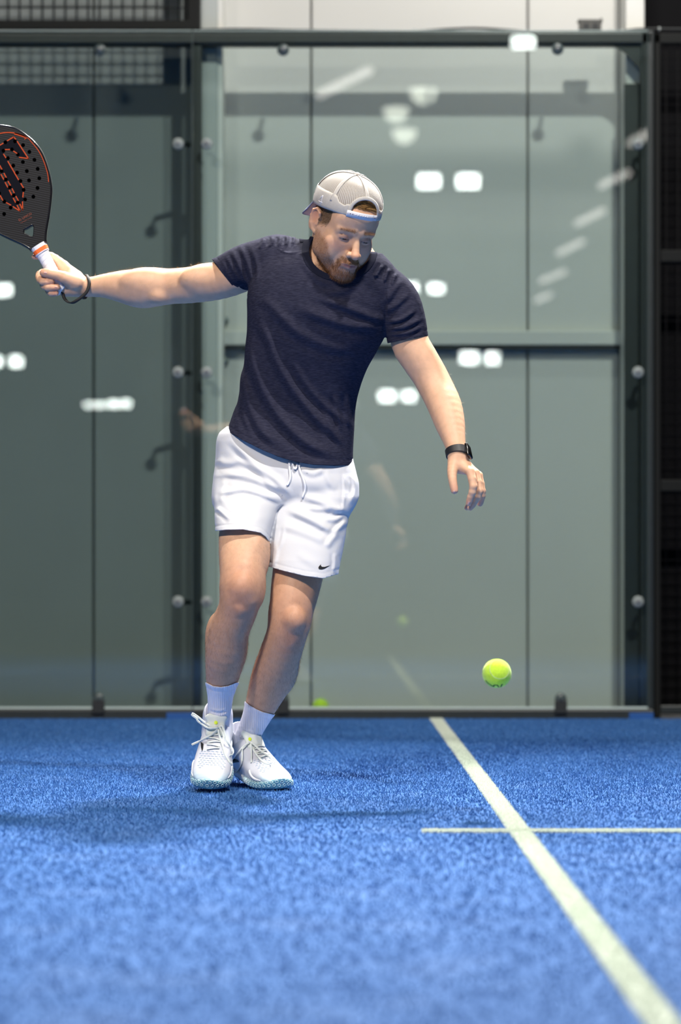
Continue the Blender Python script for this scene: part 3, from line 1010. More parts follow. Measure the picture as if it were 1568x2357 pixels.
# ---- legs
leg_r = chain([q(585, 1100, -.02, 56), q(566, 1200, -.10, 55), q(562, 1235, -.135, 57.5), q(560, 1290, -.185, 55), q(558, 1340, -.225, 50), q(556, 1372, -.235, 46.5),
               q(545, 1410, -.215, 45), q(528, 1450, -.19, 46), q(521, 1500, -.16, 46.5), q(514, 1545, -.125, 40), q(510, 1575, -.105, 33.5), q(508, 1595, -.095, 28),
               q(506, 1625, -.08, 25), q(503, 1665, -.06, 24), q(500, 1700, -.06, 26)], 0.02)
leg_r += [el(M(557, 1352, -.264), np.array([29, 27, 34]) * PX, None, 0.008),              # kneecap
          el(M(551, 1400, -.256), np.array([16, 20, 20]) * PX, None, 0.008),               # below it
          el(M(592, 1352, -.225), np.array([18, 17, 40]) * PX, None, 0.014), el(M(524, 1358, -.225), np.array([16, 22, 32]) * PX, None, 0.014),
          el(M(505, 1470, -.12), np.array([32, 40, 62]) * PX, None, 0.02), el(M(545, 1470, -.12), np.array([26, 40, 58]) * PX, None, 0.02),
          el(M(588, 1270, -.18), np.array([30, 45, 62]) * PX, None, 0.02)]
leg_l = chain([q(715, 1110, -.01, 58), q(695, 1250, -.09, 60), q(686, 1320, -.13, 58), q(678, 1365, -.155, 54.5), q(671, 1405, -.17, 50), q(666, 1440, -.175, 46),
               q(654, 1480, -.155, 46.5), q(637, 1530, -.115, 48), q(622, 1572, -.075, 46), q(606, 1611, -.043, 38.5), q(597, 1634, -.022, 33), q(587, 1657, -.008, 28.5),
               q(574, 1685, .015, 26.5), q(562, 1714, .03, 28)], 0.02)
leg_l += [el(M(677, 1426, -.211), np.array([27, 27, 31]) * PX, None, 0.008),
          el(M(670, 1473, -.192), np.array([15, 19, 18]) * PX, None, 0.008),
          el(M(640, 1425, -.165), np.array([20, 22, 40]) * PX, None, 0.014), el(M(698, 1425, -.165), np.array([14, 24, 30]) * PX, None, 0.014),
          el(M(655, 1515, -.075), np.array([31, 42, 66]) * PX, None, 0.03), el(M(612, 1550, -.04), np.array([28, 44, 55]) * PX, None, 0.02)]

# ---- trunk under the clothes
trunk = [loft([(560, 690, 850, -.10, .06), (610, 610, 880, -.10, .085), (680, 585, 890, -.10, .095), (770, 585, 875, -.075, .10), (850, 574, 832, -.05, .09),
               (920, 562, 812, -.03, .088), (1000, 545, 785, -.0, .075), (1060, 540, 785, 0, .08), (1120, 545, 785, 0, .08)], 0.02),
         rc(*q(655, 606, -.08, 44), *q(760, 618, -.10, 50), 0.02), rc(*q(850, 656, -.115, 44), *q(770, 622, -.11, 46), 0.02),
         rc(*q(612, 600, -.06, 48), *q(655, 600, -.08, 46), 0.03), rc(*q(905, 680, -.11, 42), *q(850, 656, -.115, 44), 0.02)]
neck = [rc(M(764, 612, -.115), 52 * PX, hl(0, -0.024, -0.055), 0.052 * hs, 0.02), rc(M(742, 606, -.10), 24 * PX, hl(-0.046, -0.03, -0.04), 0.016, 0.02),
        rc(M(782, 606, -.15), 20 * PX, hl(0.0, 0.03, -0.085), 0.026, 0.02)]

body = Field([Field(trunk + neck, 0.02), Field(face_items(), 0.012), Field(arm_r, 0.02), Field(arm_l, 0.02), Field(leg_r, 0.006), Field(leg_l, 0.006),
              Field(palm_r, 0.010), Field(palm_l, 0.010)] + fing_r + fing_l, 0.01)
# the face joins the neck softly, the legs join the trunk but not each other
body.items[1].k = 0.022
body.items[4].k = body.items[5].k = 0.004

def refine(v, f, mask_fn, Fd):
    """subdivide the faces picked by mask_fn once and put the new vertices on the surface"""
    bm = bmesh.new()
    me = bpy.data.meshes.new('tmp')
    me.from_pydata(v.tolist(), [], f.tolist()); bm.from_mesh(me); bpy.data.meshes.remove(me)
    bm.faces.ensure_lookup_table()
    c = np.array([fc.calc_center_median()[:] for fc in bm.faces])
    m = mask_fn(c)
    sel = [bm.faces[i] for i in np.flatnonzero(m)]
    es = list({e for fc in sel for e in fc.edges})
    bmesh.ops.subdivide_edges(bm, edges=es, cuts=1, use_grid_fill=True)
    bmesh.ops.triangulate(bm, faces=[fc for fc in bm.faces if len(fc.verts) != 4])
    bm.verts.ensure_lookup_table()
    n0 = len(v)
    co = np.empty(len(bm.verts) * 3)
    me = bpy.data.meshes.new('tmp'); bm.to_mesh(me); bm.free()
    me.vertices.foreach_get('co', co); co = co.reshape(-1, 3)
    fs = [tuple(p.vertices) for p in me.polygons]
    bpy.data.meshes.remove(me)
    mv = np.zeros(len(co), bool)
    mv[n0:] = True
    co[mv] = project(Fd, co[mv], 2, 0.003)
    q4 = np.array([t if len(t) == 4 else t + (t[2],) for t in fs])
    return co, q4

def split_quads(qf):
    """quads with a doubled last corner are triangles"""
    tri = qf[:, 2] == qf[:, 3]
    return [tuple(t) for t in qf[~tri]] + [tuple(t[:3]) for t in qf[tri]]

import time
_t0 = time.time()
bv, bf = surfnet(body, 0.0042)
bv, bf = largest(bv, bf)
print('body', len(bv), time.time() - _t0)
def near_px(C, u0, u1, v0, v1):
    u, v, _ = uvw(C)
    return (u > u0) & (u < u1) & (v > v0) & (v < v1)
hand_m = lambda C: near_px(C, 60, 215, 570, 700) | near_px(C, 1020, 1130, 1040, 1190)
head_m = lambda C: (np.linalg.norm((to_head(C) - np.array([0, 0.02, -0.02])) / np.array([.11, .12, .13]), axis=1) < 1)
bv, bf = refine(bv, bf, lambda C: hand_m(C) | head_m(C), body)
def face_m(C):
    h = to_head(C)
    front = (h[:, 1] > 0.045) & (h[:, 2] < 0.03) & (h[:, 2] > -0.125)
    ear = (h[:, 0] < -0.066) & (np.abs(h[:, 1] + 0.01) < 0.03) & (np.abs(h[:, 2]) < 0.045)
    return front | ear
tri = bf[:, 2] == bf[:, 3]
bff = split_quads(bf)
bq = np.array([t if len(t) == 4 else t + (t[2],) for t in bff])
def refine2(v, fl, mask_fn, Fd):
    bm = bmesh.new(); me = bpy.data.meshes.new('tmp')
    me.from_pydata(v.tolist(), [], fl); bm.from_mesh(me); bpy.data.meshes.remove(me)
    c = np.array([fc.calc_center_median()[:] for fc in bm.faces])
    bm.faces.ensure_lookup_table()
    es = list({e for i in np.flatnonzero(mask_fn(c)) for e in bm.faces[i].edges})
    bmesh.ops.subdivide_edges(bm, edges=es, cuts=1, use_grid_fill=True)
    me = bpy.data.meshes.new('tmp'); bm.to_mesh(me); bm.free()
    co = np.empty(len(me.vertices) * 3); me.vertices.foreach_get('co', co); co = co.reshape(-1, 3)
    fs = [tuple(p.vertices) for p in me.polygons]; bpy.data.meshes.remove(me)
    co[len(v):] = project(Fd, co[len(v):], 2, 0.002)
    return co, fs
bv, bff = refine2(bv, bff, face_m, body)
print('refined', len(bv), time.time() - _t0)

# ---- skin colour: the skin's own reds, freckled joints, lips, beard shadow, brows
def smooth01(x): x = np.clip(x, 0, 1); return x * x * (3 - 2 * x)
def blob(P, c, r): return np.exp(-(((P - c) / r) ** 2).sum(1))
def beard_mask(h):
    ax = np.abs(h[:, 0])
    # upper edge runs from the sideburn down the cheek to the moustache corner
    top = np.interp(ax, [0.0, 0.022, 0.034, 0.048, 0.060, 0.072], [-0.088, -0.088, -0.080, -0.068, -0.050, -0.020])
    m = smooth01((top + 0.006 - h[:, 2]) / 0.024) * smooth01((h[:, 2] + 0.145) / 0.012) * smooth01((h[:, 1] - np.interp(ax, [0, .05, .075], [0.025, 0.0, -0.002])) / 0.012)
    mst = smooth01((0.030 - ax) / 0.008) * smooth01((-0.0575 - h[:, 2]) / 0.005) * smooth01((h[:, 2] + 0.0765 + 0.06 * np.maximum(ax - 0.014, 0)) / 0.004) * (h[:, 1] > 0.06)
    corner = smooth01((ax - 0.021) / 0.004) * smooth01((0.036 - ax) / 0.006) * smooth01((-0.066 - h[:, 2]) / 0.006) * smooth01((h[:, 2] + 0.10) / 0.01) * (h[:, 1] > 0.05)
    lip = (ax < 0.024) & (h[:, 2] > -0.0915) & (h[:, 2] < -0.0745) & (h[:, 1] > 0.06)
    return np.where(lip, 0.0, np.clip(np.maximum(np.maximum(m, mst), corner), 0, 1)), mst
skin = np.tile(np.array(srgb(216, 172, 142)), (len(bv), 1))
h = to_head(bv)
u_, v_, w_ = uvw(bv)
near_head = (np.abs(h[:, 0]) < 0.1) & (np.abs(h[:, 1]) < 0.13) & (h[:, 2] > -0.16) & (h[:, 2] < 0.14)
def mixc(a, col, t): return a + (np.array(col) - a) * t[:, None]
red = srgb(196, 118, 98)
for c, r, t in (((0, 0.112, -0.047), (0.014, 0.02, 0.013), .45), ((0.045, 0.07, -0.035), (0.02, 0.03, 0.016), .30), ((-0.045, 0.07, -0.035), (0.02, 0.03, 0.016), .30),
                ((-0.083, -0.012, 0.01), (0.012, 0.022, 0.026), .55)):
    skin = mixc(skin, red, t * blob(h, np.array(c), np.array(r)))
lipm = smooth01((0.021 - np.abs(h[:, 0])) / 0.005) * np.exp(-((h[:, 2] + 0.0800) / 0.0060) ** 2) * (h[:, 1] > 0.07)
skin = mixc(skin, srgb(150, 88, 84), np.clip(lipm, 0, 1) * 0.9)
peri = smooth01((0.030 - np.abs(h[:, 0])) / 0.008) * smooth01((-0.068 - h[:, 2]) / 0.004) * smooth01((h[:, 2] + 0.097) / 0.006) * (h[:, 1] > 0.06)
skin = mixc(skin, srgb(158, 108, 90), peri * (1 - np.clip(lipm, 0, 1)) * 0.7)
for s in (-1, 1):
    lash = np.exp(-((h[:, 2] - (EYE[2] - 0.0042)) / 0.0016) ** 2) * smooth01((0.0155 - np.abs(h[:, 0] - s * EYE[0])) / 0.003) * (h[:, 1] > 0.06)
    skin = mixc(skin, srgb(70, 46, 38), lash * 0.75)
for s in (-1, 1):   # darker eye hollows
    skin = mixc(skin, srgb(178, 128, 110), 0.6 * blob(h, np.array((s * 0.031, 0.085, -0.010)), np.array((0.019, 0.02, 0.011))))
    br = np.exp(-((h[:, 2] - (0.0115 - 0.10 * np.maximum(np.abs(h[:, 0]) - 0.033, 0))) / 0.0042) ** 2) * smooth01((np.abs(h[:, 0]) - 0.010) / 0.006) * smooth01((0.052 - np.abs(h[:, 0])) / 0.008) * (h[:, 1] > 0.05)
skin = mixc(skin, srgb(150, 108, 78), 0.40 * br)
bm_, mst_ = beard_mask(h)
bm_ = np.where(near_head, bm_, 0)
skin = mixc(skin, srgb(126, 86, 60), 0.58 * bm_)
hairm = near_head * smooth01((np.abs(h[:, 0]) - 0.060) / 0.004) * smooth01((h[:, 2] - np.interp(h[:, 1], [-.1, 0, 0.035, 0.06], [-0.06, -0.02, -0.005, 0.03])) / 0.012) * (h[:, 1] < 0.046) * (np.abs(h[:, 0]) < 0.0790)
hairm = np.maximum(hairm, near_head * smooth01((h[:, 2] - np.interp(h[:, 1], [-.1, .05, .07, .1], [.05, .05, .066, .070])) / 0.006))
skin = mixc(skin, srgb(92, 72, 50), 0.8 * hairm)
for (cu, cv, cw), rr, t in (((556, 1352, -.27), 34, .42), ((553, 1392, -.27), 24, .35), ((676, 1430, -.21), 34, .45), ((671, 1472, -.2), 24, .40)):
    skin = mixc(skin, srgb(190, 112, 96), t * blob(bv, M(cu, cv, cw), np.array([rr, rr, rr * 1.6]) * PX))
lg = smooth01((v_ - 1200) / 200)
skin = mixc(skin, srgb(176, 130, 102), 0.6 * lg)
for pts in fing_l + fing_r:
    tip = pts.items[-1]
    cc = (tip.lo + tip.hi) / 2
    skin = mixc(skin, srgb(205, 128, 112), 0.5 * blob(bv, cc, np.full(3, 0.013)))

m_skin = mat('skin', (0.7, 0.45, 0.33), 0.52, spec=0.35, attr=True, sub=0.12, bump=(420, 0.18, 0.0008), noise=(55, 0.07))
player = empty('person', M(560, 1815, -0.05)); player.location.z = 0
tag(player, 'bearded man in backward white cap, navy t-shirt and white shorts mid-stride, holding a racket', 'person')
body_o = mesh_np('body', bv, bff, m_skin, player, True, skin)

# ---- eyes
m_eye = mat('eye', (0.62, 0.58, 0.55), 0.15)
m_iris = mat('iris', (0.035, 0.030, 0.028), 0.12)
for s in (-1, 1):
    c = hl(s * EYE[0], EYE[1], EYE[2])
    fw = HR @ np.array([0.10, 0.90, -0.38]); fw /= np.linalg.norm(fw)
    prof = [(0.0119 * hs * math.sin(t), -0.0119 * hs * math.cos(t)) for t in np.linspace(0.02, math.pi - 0.5, 14)]
    v, f = lathe_vf(prof, c, fw, 20)
    eo = mesh_np('eyeball', v, f, m_eye, player)
    prof = [(0.0122 * hs * math.sin(t), 0.0122 * hs * math.cos(t)) for t in np.linspace(0.55, 0.02, 6)]
    v, f = lathe_vf(prof, c, fw, 20)
    io = mesh_np('iris', v, f, m_iris, None); io.parent = eo

# ---- hair made of strands
def strands(name, roots, dirs, length, wid, col0, col1, parent, curl=0.3, bend=None, segs=2, rough=0.55):
    n = len(roots)
    L = length * rng.uniform(0.6, 1.2, n)
    d = dirs + rng.normal(0, curl, (n, 3)); d /= np.linalg.norm(d, axis=1, keepdims=True)
    side = np.cross(d, rng.normal(0, 1, (n, 3))); side /= np.linalg.norm(side, axis=1, keepdims=True) + 1e-9
    P = []
    for k in range(segs + 1):
        t = k / segs
        c = roots + d * (L * t)[:, None]
        if bend is not None: c = c + bend * (L * t * t)[:, None]
        ww = wid * (1 - 0.85 * t)
        P.append(c - side * ww); P.append(c + side * ww)
    V = np.stack(P, 1).reshape(-1, 3)
    m = 2 * (segs + 1)
    base = (np.arange(n) * m)[:, None]
    Fc = np.concatenate([base + np.array([[2 * k, 2 * k + 1, 2 * k + 3, 2 * k + 2]]) for k in range(segs)], 0)
    t = rng.uniform(0, 1, n)[:, None]
    cc = np.repeat(np.array(col0) + (np.array(col1) - np.array(col0)) * t, m, axis=0)
    key = 'hair strand %.2f' % rough
    mm = bpy.data.materials.get(key) or mat(key, (0.3, 0.2, 0.1), rough, attr=True, spec=0.3)
    o = mesh_np(name, V, Fc, mm, parent, False, cc)
    tag(o, kind='stuff')
    return o

me_ = body_o.data
ln = len(me_.polygons)
pc = np.empty(ln * 3); me_.polygons.foreach_get('center', pc); pc = pc.reshape(-1, 3)
pn = np.empty(ln * 3); me_.polygons.foreach_get('normal', pn); pn = pn.reshape(-1, 3)
pa = np.empty(ln); me_.polygons.foreach_get('area', pa)
def scatter(weight, n, jit=0.0012):
    p = pa * weight; p = p / p.sum()
    i = rng.choice(ln, n, p=p)
    return pc[i] + rng.normal(0, jit, (n, 3)) * 0.7, pn[i], i
ph = to_head(pc)
pnh = (np.abs(ph[:, 0]) < 0.1) & (np.abs(ph[:, 1]) < 0.13) & (ph[:, 2] > -0.16) & (ph[:, 2] < 0.14)
pb, pm = beard_mask(ph); pb = np.where(pnh, pb, 0)
hd = lambda a: HR @ (np.array(a, float) / np.linalg.norm(a))
wgt = pb * (0.35 + 0.65 * smooth01((0.062 - np.abs(ph[:, 0])) / 0.03))
R0, N0, I0 = scatter(wgt, 9000)
dn = hd((0, 0.25, -1.0))
Lr = np.interp(np.abs(ph[I0][:, 0]), [0, 0.03, 0.055, 0.075], [0.0090, 0.0075, 0.0042, 0.0026])
mo = pm[I0] > 0.4
strands('beard', R0[~mo], (N0 * 0.40 + dn * 0.75)[~mo], Lr[~mo], 0.00020, srgb(84, 52, 32), srgb(158, 104, 62), player, 0.24)
strands('moustache', R0[mo], (N0 * 0.35 + dn * 0.75 + np.sign(ph[I0][:, :1]) * HR[:, 0] * 0.45)[mo], 0.0060, 0.00020, srgb(126, 82, 44), srgb(204, 150, 86), player, 0.2)
ew = np.exp(-((ph[:, 2] - (0.0115 - 0.10 * np.maximum(np.abs(ph[:, 0]) - 0.033, 0))) / 0.0028) ** 2) * smooth01((np.abs(ph[:, 0]) - 0.009) / 0.005) * smooth01((0.053 - np.abs(ph[:, 0])) / 0.008) * (ph[:, 1] > 0.05) * pnh
R1, N1, I1 = scatter(ew, 650, 0.0008)
dside = np.sign(ph[I1][:, :1]) * (HR[:, 0])[None] * 0.8 + HR[:, 2][None] * 0.15
strands('eyebrow', R1, N1 * 0.30 + dside, 0.0065, 0.00018, srgb(122, 88, 60), srgb(172, 130, 92), player, 0.22)
hw = hairm_p = pnh * smooth01((np.abs(ph[:, 0]) - 0.058) / 0.004) * smooth01((ph[:, 2] - np.interp(ph[:, 1], [-.1, 0, 0.035, 0.06], [-0.06, -0.024, -0.008, 0.03])) / 0.010) * (ph[:, 1] < 0.046) * (np.abs(ph[:, 0]) < 0.0785) * (ph[:, 2] < 0.075)
R2, N2, I2 = scatter(hw + 1e-12, 5200, 0.0008)
strands('hair', R2, N2 * 0.25 + hd((0, -0.7, -0.6)), 0.0085, 0.00022, srgb(62, 48, 32), srgb(128, 100, 66), player, 0.2)
# strip of hair in the opening of the cap: a combed lock over the forehead crown
fr_ = pnh & (ph[:, 1] > 0.03) & (ph[:, 2] > 0.070) & (ph[:, 0] < 0.034) & (ph[:, 0] > -0.05)
R3, N3, I3 = scatter(fr_.astype(float), 5000, 0.0006)
R3 = R3 + N3 * 0.001
strands('hair_lock', R3, N3 * 0.16 + hd((0.9, -0.25, 0.05)), 0.022, 0.00030, srgb(70, 48, 26), srgb(206, 160, 96), player, 0.10, HR @ np.array([0, -.1, -0.25]), 4, 0.32)
# down on legs and forearms
pu, pv, pw = uvw(pc)
lw = ((pv > 1215) & (pu < 760) & (pv < np.where(pu < 552, 1562, np.interp(pu, [560, 621], [1600, 1632])))).astype(float) * (0.35 + 0.65 * smooth01((pv - 1380) / 120))
R4, N4, _ = scatter(lw, 15000)
strands('leg_hair', R4, N4 * 0.30 + np.array([0.05, 0, -0.9]), 0.0085, 0.00010, srgb(70, 48, 34), srgb(140, 102, 72), player, 0.28)
aw = ((pu > 205) & (pu < 480) & (pv > 560) & (pv < 720) & (pn[:, 2] > -0.2)).astype(float) + ((pu > 960) & (pv > 840) & (pv < 1030) & (pn[:, 0] > -0.1)).astype(float)
R5, N5, _ = scatter(aw, 3600)
strands('arm_hair', R5, N5 * 0.45 + np.array([-0.25, 0.2, -0.35]), 0.010, 0.00007, srgb(205, 165, 110), srgb(240, 210, 160), player, 0.35)
# finger nails
m_nail = mat('nail', srgb(232, 178, 164), 0.28, coat=0.3)
# ================================================================== CLOTHES
def surf_w(Fd, u, v, w0=-0.55, w1=0.25, n=161):
    """depth of the first surface met at picture point (u, v); nan if none"""
    ws = np.linspace(w0, w1, n)
    P = np.array([M(u, v, x) for x in ws])
    d = Fd(P)
    k = np.flatnonzero(d < 0)
    if len(k) == 0: return np.nan
    k = k[0]
    if k == 0: return ws[0]
    return ws[k - 1] + (ws[k] - ws[k - 1]) * d[k - 1] / (d[k - 1] - d[k])

def drape(Fd, pts, lift, n=None):
    """picture polyline laid on a surface, lifted towards the camera; off-surface points borrow their neighbours' depth"""
    p = spline(pts, n or 5 * len(pts)) if len(pts) > 2 else np.linspace(pts[0], pts[1], n or 8)
    w_ = np.array([surf_w(Fd, a, b) for a, b in p[:, :2]])
    ok = ~np.isnan(w_)
    idx = np.arange(len(p))
    w_ = np.interp(idx, idx[ok], w_[ok]) if ok.any() else np.full(len(p), -0.2)
    for _ in range(2):
        w_[1:-1] = (w_[:-2] + 2 * w_[1:-1] + w_[2:]) / 4
    lf = np.broadcast_to(lift, len(p)) if np.ndim(lift) == 0 else np.interp(np.linspace(0, 1, len(p)), np.linspace(0, 1, len(lift)), lift)
    return np.array([M(a, b, c - l) for (a, b), c, l in zip(p[:, :2], w_, lf)])

def decal(name, Fd, poly, material, parent, lift=0.0008, cuts=2):
    """flat print: a filled picture polygon laid on a surface"""
    bm = bmesh.new()
    vs = [bm.verts.new((a, b, 0)) for a, b in poly]
    f = bm.faces.new(vs)
    bmesh.ops.triangulate(bm, faces=[f])
    bmesh.ops.subdivide_edges(bm, edges=bm.edges[:], cuts=cuts, use_grid_fill=True)
    bmesh.ops.triangulate(bm, faces=bm.faces[:])
    V = []
    last = -0.2
    for v in bm.verts:
        w_ = surf_w(Fd, v.co.x, v.co.y)
        if np.isnan(w_): w_ = last
        last = w_
        V.append(M(v.co.x, v.co.y, w_ - lift))
    bm.verts.index_update()
    Fc = [tuple(x.index for x in fc.verts) for fc in bm.faces]
    bm.free()
    return mesh_np(name, V, Fc, material, parent)

def nail(u, v, r_len, r_wid, ang):
    c = M(u, v, surf_w(body, u, v))
    n = grad(body, np.array([c]))[0]; n /= np.linalg.norm(n)
    ax = np.array([math.cos(ang), 0, -math.sin(ang)]); ax -= n * (ax @ n); ax /= np.linalg.norm(ax)
    sd = np.cross(n, ax)
    V, Fc = [], []
    for i in range(7):
        for j in range(5):
            a, b = (i / 6 - 0.5) * 2, (j / 4 - 0.5) * 2
            k = math.sqrt(max(0, 1 - 0.5 * a * a))
            V.append(c + ax * a * r_len * PX + sd * b * r_wid * k * PX + n * 0.012)
    V = project(body, np.array(V), 6, 0.006) + n * 0.0005
    for i in range(6):
        for j in range(4):
            Fc.append((i * 5 + j, i * 5 + j + 1, (i + 1) * 5 + j + 1, (i + 1) * 5 + j))
    return solidify(mesh_np('nail', V, Fc, m_nail, player), 0.0004, 0)
for a in ((1045.5, 1131, 4.6, 4.4, 1.50), (1079.5, 1157, 4.2, 3.6, 1.85), (1084.5, 1167, 4.2, 3.5, 2.05), (104, 627.5, 4.6, 4.2, 3.10), (130.5, 660.5, 3.6, 3.2, 0.1)):
    nail(*a)

# ---------------------------------------------------------------- t-shirt
sh_prof = [(585, 640, 880, -.105, .085), (610, 600, 900, -.105, .100), (645, 578, 903, -.10, .112), (680, 569, 903, -.095, .120), (720, 569, 898, -.09, .124), (770, 568, 888, -.075, .124),
           (800, 564, 872, -.065, .120), (850, 556, 845, -.05, .115), (900, 549, 827, -.035, .112), (940, 540, 819, -.022, .114), (970, 530, 817, -.016, .118),
           (1000, 519, 815, -.012, .122), (1040, 507, 813, -.010, .126), (1090, 497, 813, -.010, .128)]
shirt_lines = [
    ([(592, 730), (615, 777), (642, 845), (683, 909), (737, 970), (800, 1024)], .0075, 11),
    ([(572, 757), (583, 841), (610, 909), (658, 976), (719, 1027), (790, 1052)], .0075, 12),
    ([(665, 815), (692, 868), (728, 915), (770, 952), (806, 985)], .003, 8),
    ([(560, 850), (571, 930), (602, 990), (650, 1030)], .005, 10),
    ([(555, 900), (560, 950), (580, 1000)], .003, 7),
    ([(683, 705), (750, 734), (818, 752), (888, 748)], .0042, 11), ([(720, 680), (790, 704), (850, 728), (892, 738)], .0040, 9),
    ([(620, 700), (680, 760), (760, 800), (830, 800)], .0030, 12), ([(600, 680), (640, 720), (700, 790)], .003, 12),
    ([(770, 905), (777, 950), (786, 1000)], .0028, 6), ([(800, 900), (800, 950), (806, 990)], .0028, 6), ([(748, 930), (760, 980), (790, 1030)], .003, 7),
    ([(511, 598), (528, 634), (552, 656)], .0014, 5), ([(521, 586), (540, 628), (562, 658)], .0026, 5.5), ([(533, 573), (552, 620), (570, 660)], .0036, 6), ([(552, 562), (570, 610), (580, 655)], .003, 6),
    ([(575, 560), (592, 615), (588, 660)], .0025, 6),
    ([(888, 742), (925, 735), (962, 708)], .0036, 5.5), ([(893, 758), (935, 752), (976, 730)], .0040, 5.5), ([(897, 770), (940, 766), (975, 748)], .003, 5), ([(884, 720), (915, 700), (945, 672)], .0032, 7),
    ([(890, 700), (905, 670), (925, 645)], .003, 7),
    ([(628, 544), (626, 556), (618, 572)], .0040, 4), ([(645, 542), (644, 556), (640, 570)], .0036, 4), ([(660, 540), (661, 554), (657, 566)], .0040, 4), ([(676, 541), (677, 553), (672, 562)], .003, 4), ([(608, 546), (604, 560), (596, 575)], .003, 4),
    ([(882, 608), (872, 624), (862, 640)], .0045, 4.5), ([(898, 616), (890, 632), (884, 652)], .0045, 4.5), ([(914, 626), (906, 644), (902, 660)], .0035, 4),
    ([(690, 585), (705, 615), (735, 645), (775, 660)], .002, 8), ([(735, 672), (780, 672), (830, 650)], .0022, 9),
    # raglan seams
    ([(630, 566), (600, 600), (576, 660)], .0010, 2.2), ([(886, 640), (893, 690), (890, 765)], .0012, 2.2), ([(630, 566), (660, 582), (700, 577)], .0012, 2.0), ([(850, 632), (870, 636), (888, 645)], .0012, 2.0),
]
sh_f = folds([(p, a * 1.4, b) for p, a, b in shirt_lines])
hem_u = np.array([480, 500, 515, 560, 600, 640, 680, 720, 770, 812, 850.]); hem_v = np.array([975, 980, 987, 1014, 1034, 1051, 1063, 1069.5, 1072, 1071, 1068.])
def shirt_disp(P):
    u, v, ww = uvw(P)
    wc = np.interp(v, [r[0] for r in sh_prof], [r[3] for r in sh_prof])
    front = smooth01((wc + 0.035 - ww) / 0.05)
    front = np.where((u < 575) | (u > 895), smooth01((0.10 - ww) / 0.05), front)
    d = sh_f(u, v) * front
    hv = np.interp(u, hem_u, hem_v) - v            # hem stitching: a shallow groove above the edge
    body_ = (u > 500) & (u < 830)
    d -= np.where(body_, 0.0010 * np.exp(-((hv - 13) / 1.8) ** 2), 0)
    sl = ((u - 893) * 18 / 90 + (v - 790))         # left sleeve
    d -= np.where(u > 884, 0.0010 * np.exp(-((sl + 12) / 1.8) ** 2), 0)
    sr = ((u - 493) * 72 - (v - 603) * 55) / 90.6
    d -= np.where((u < 578) & (v < 690), 0.0009 * np.exp(-((sr - 11) / 1.8) ** 2), 0)
    return d
shirt_f = Field([loft(sh_prof, 0.03, 2.25),
                 Field([rc(*q(640, 608, -.075, 62), *q(760, 632, -.105, 72), 0.03), rc(*q(842, 652, -.105, 63), *q(760, 632, -.105, 72), 0.03)], 0.03),
                 Field([rc(M(768, 645, -.115), 72 * PX, hl(0, -0.028, -0.060), 0.0610 * hs, 0.03)], 0.028),
                 Field(chain([q(640, 606, -.075, 62), q(600, 609, -.05, 57), q(560, 617, -.02, 51.5), q(520, 636, .015, 48.5), q(470, 652, .05, 46)], 0.02), 0.022),
                 Field(chain([q(842, 652, -.105, 60), q(888, 672, -.105, 56), q(916, 700, -.105, 52.5), q(932, 745, -.105, 49), q(941, 790, -.10, 46.5), q(955, 830, -.10, 45)], 0.02), 0.014)],
                0.02, 0.0, shirt_disp)
sv, sf = surfnet(shirt_f, 0.0034, M(455, 860, -.32) * [1, 1, 0] + np.array([0, 0, M(0, 1105, 0)[2]]), M(1015, 500, .25))
u, v, ww = uvw(sv)
def neck_val(P):
    """crew neck: an oval hole round the neck, open over the nape"""
    u, v, ww = uvw(P)
    e = np.hypot((u - 782) / 70.0, (v - 577) / 57.0)
    nape = np.where((u > 690) & (u < 875), 545 - v, -50) * PX
    return np.maximum((1 - e) * 57 * PX, nape)
cuts = [lambda P: neck_val(P),
        lambda P: (lambda u, v, ww: (v - np.interp(u, hem_u, hem_v) - 6 * smooth01((ww + .02) / .1)) * PX)(*uvw(P)),
        lambda P: (lambda u, v, ww: np.where((u < 580) & (v < 685), (-((u - 493) * 72 - (v - 603) * 55) / 90.6) * PX, -1.0))(*uvw(P)),
        lambda P: (lambda u, v, ww: np.where(u > 884, ((u - 893) * 18 / 90 + (v - 790)) * PX, -1.0))(*uvw(P))]
for c in cuts:
    sv, sf = clip(sv, sf, c(sv))
sv, sf = largest(sv, sf)

m_shirt = bpy.data.materials.new('heather navy knit'); m_shirt.use_nodes = True
nt = m_shirt.node_tree; b_ = nt.nodes['Principled BSDF']
b_.inputs['Roughness'].default_value = 0.85; b_.inputs['Specular IOR Level'].default_value = 0.03
tc = nt.nodes.new('ShaderNodeTexCoord'); mp_ = nt.nodes.new('ShaderNodeMapping')
mp_.inputs['Scale'].default_value = (70, 70, 560); mp_.inputs['Rotation'].default_value = (0, math.radians(9), 0)
nz = nt.nodes.new('ShaderNodeTexNoise'); nz.inputs['Scale'].default_value = 1.0; nz.inputs['Detail'].default_value = 3
rp = nt.nodes.new('ShaderNodeValToRGB')
rp.color_ramp.elements[0].position = 0.36; rp.color_ramp.elements[0].color = (*srgb(38, 39, 54), 1)
rp.color_ramp.elements[1].position = 0.72; rp.color_ramp.elements[1].color = (*srgb(56, 57, 74), 1)
nt.links.new(tc.outputs['Object'], mp_.inputs['Vector']); nt.links.new(mp_.outputs[0], nz.inputs['Vector'])
nt.links.new(nz.outputs['Fac'], rp.inputs[0]); nt.links.new(rp.outputs[0], b_.inputs['Base Color'])
bp_ = nt.nodes.new('ShaderNodeBump'); bp_.inputs['Strength'].default_value = 0.15; bp_.inputs['Distance'].default_value = 0.001
nt.links.new(nz.outputs['Fac'], bp_.inputs['Height']); nt.links.new(bp_.outputs[0], b_.inputs['Normal'])
shirt = solidify(mesh_np('t_shirt', sv, sf, m_shirt, player), 0.0016)
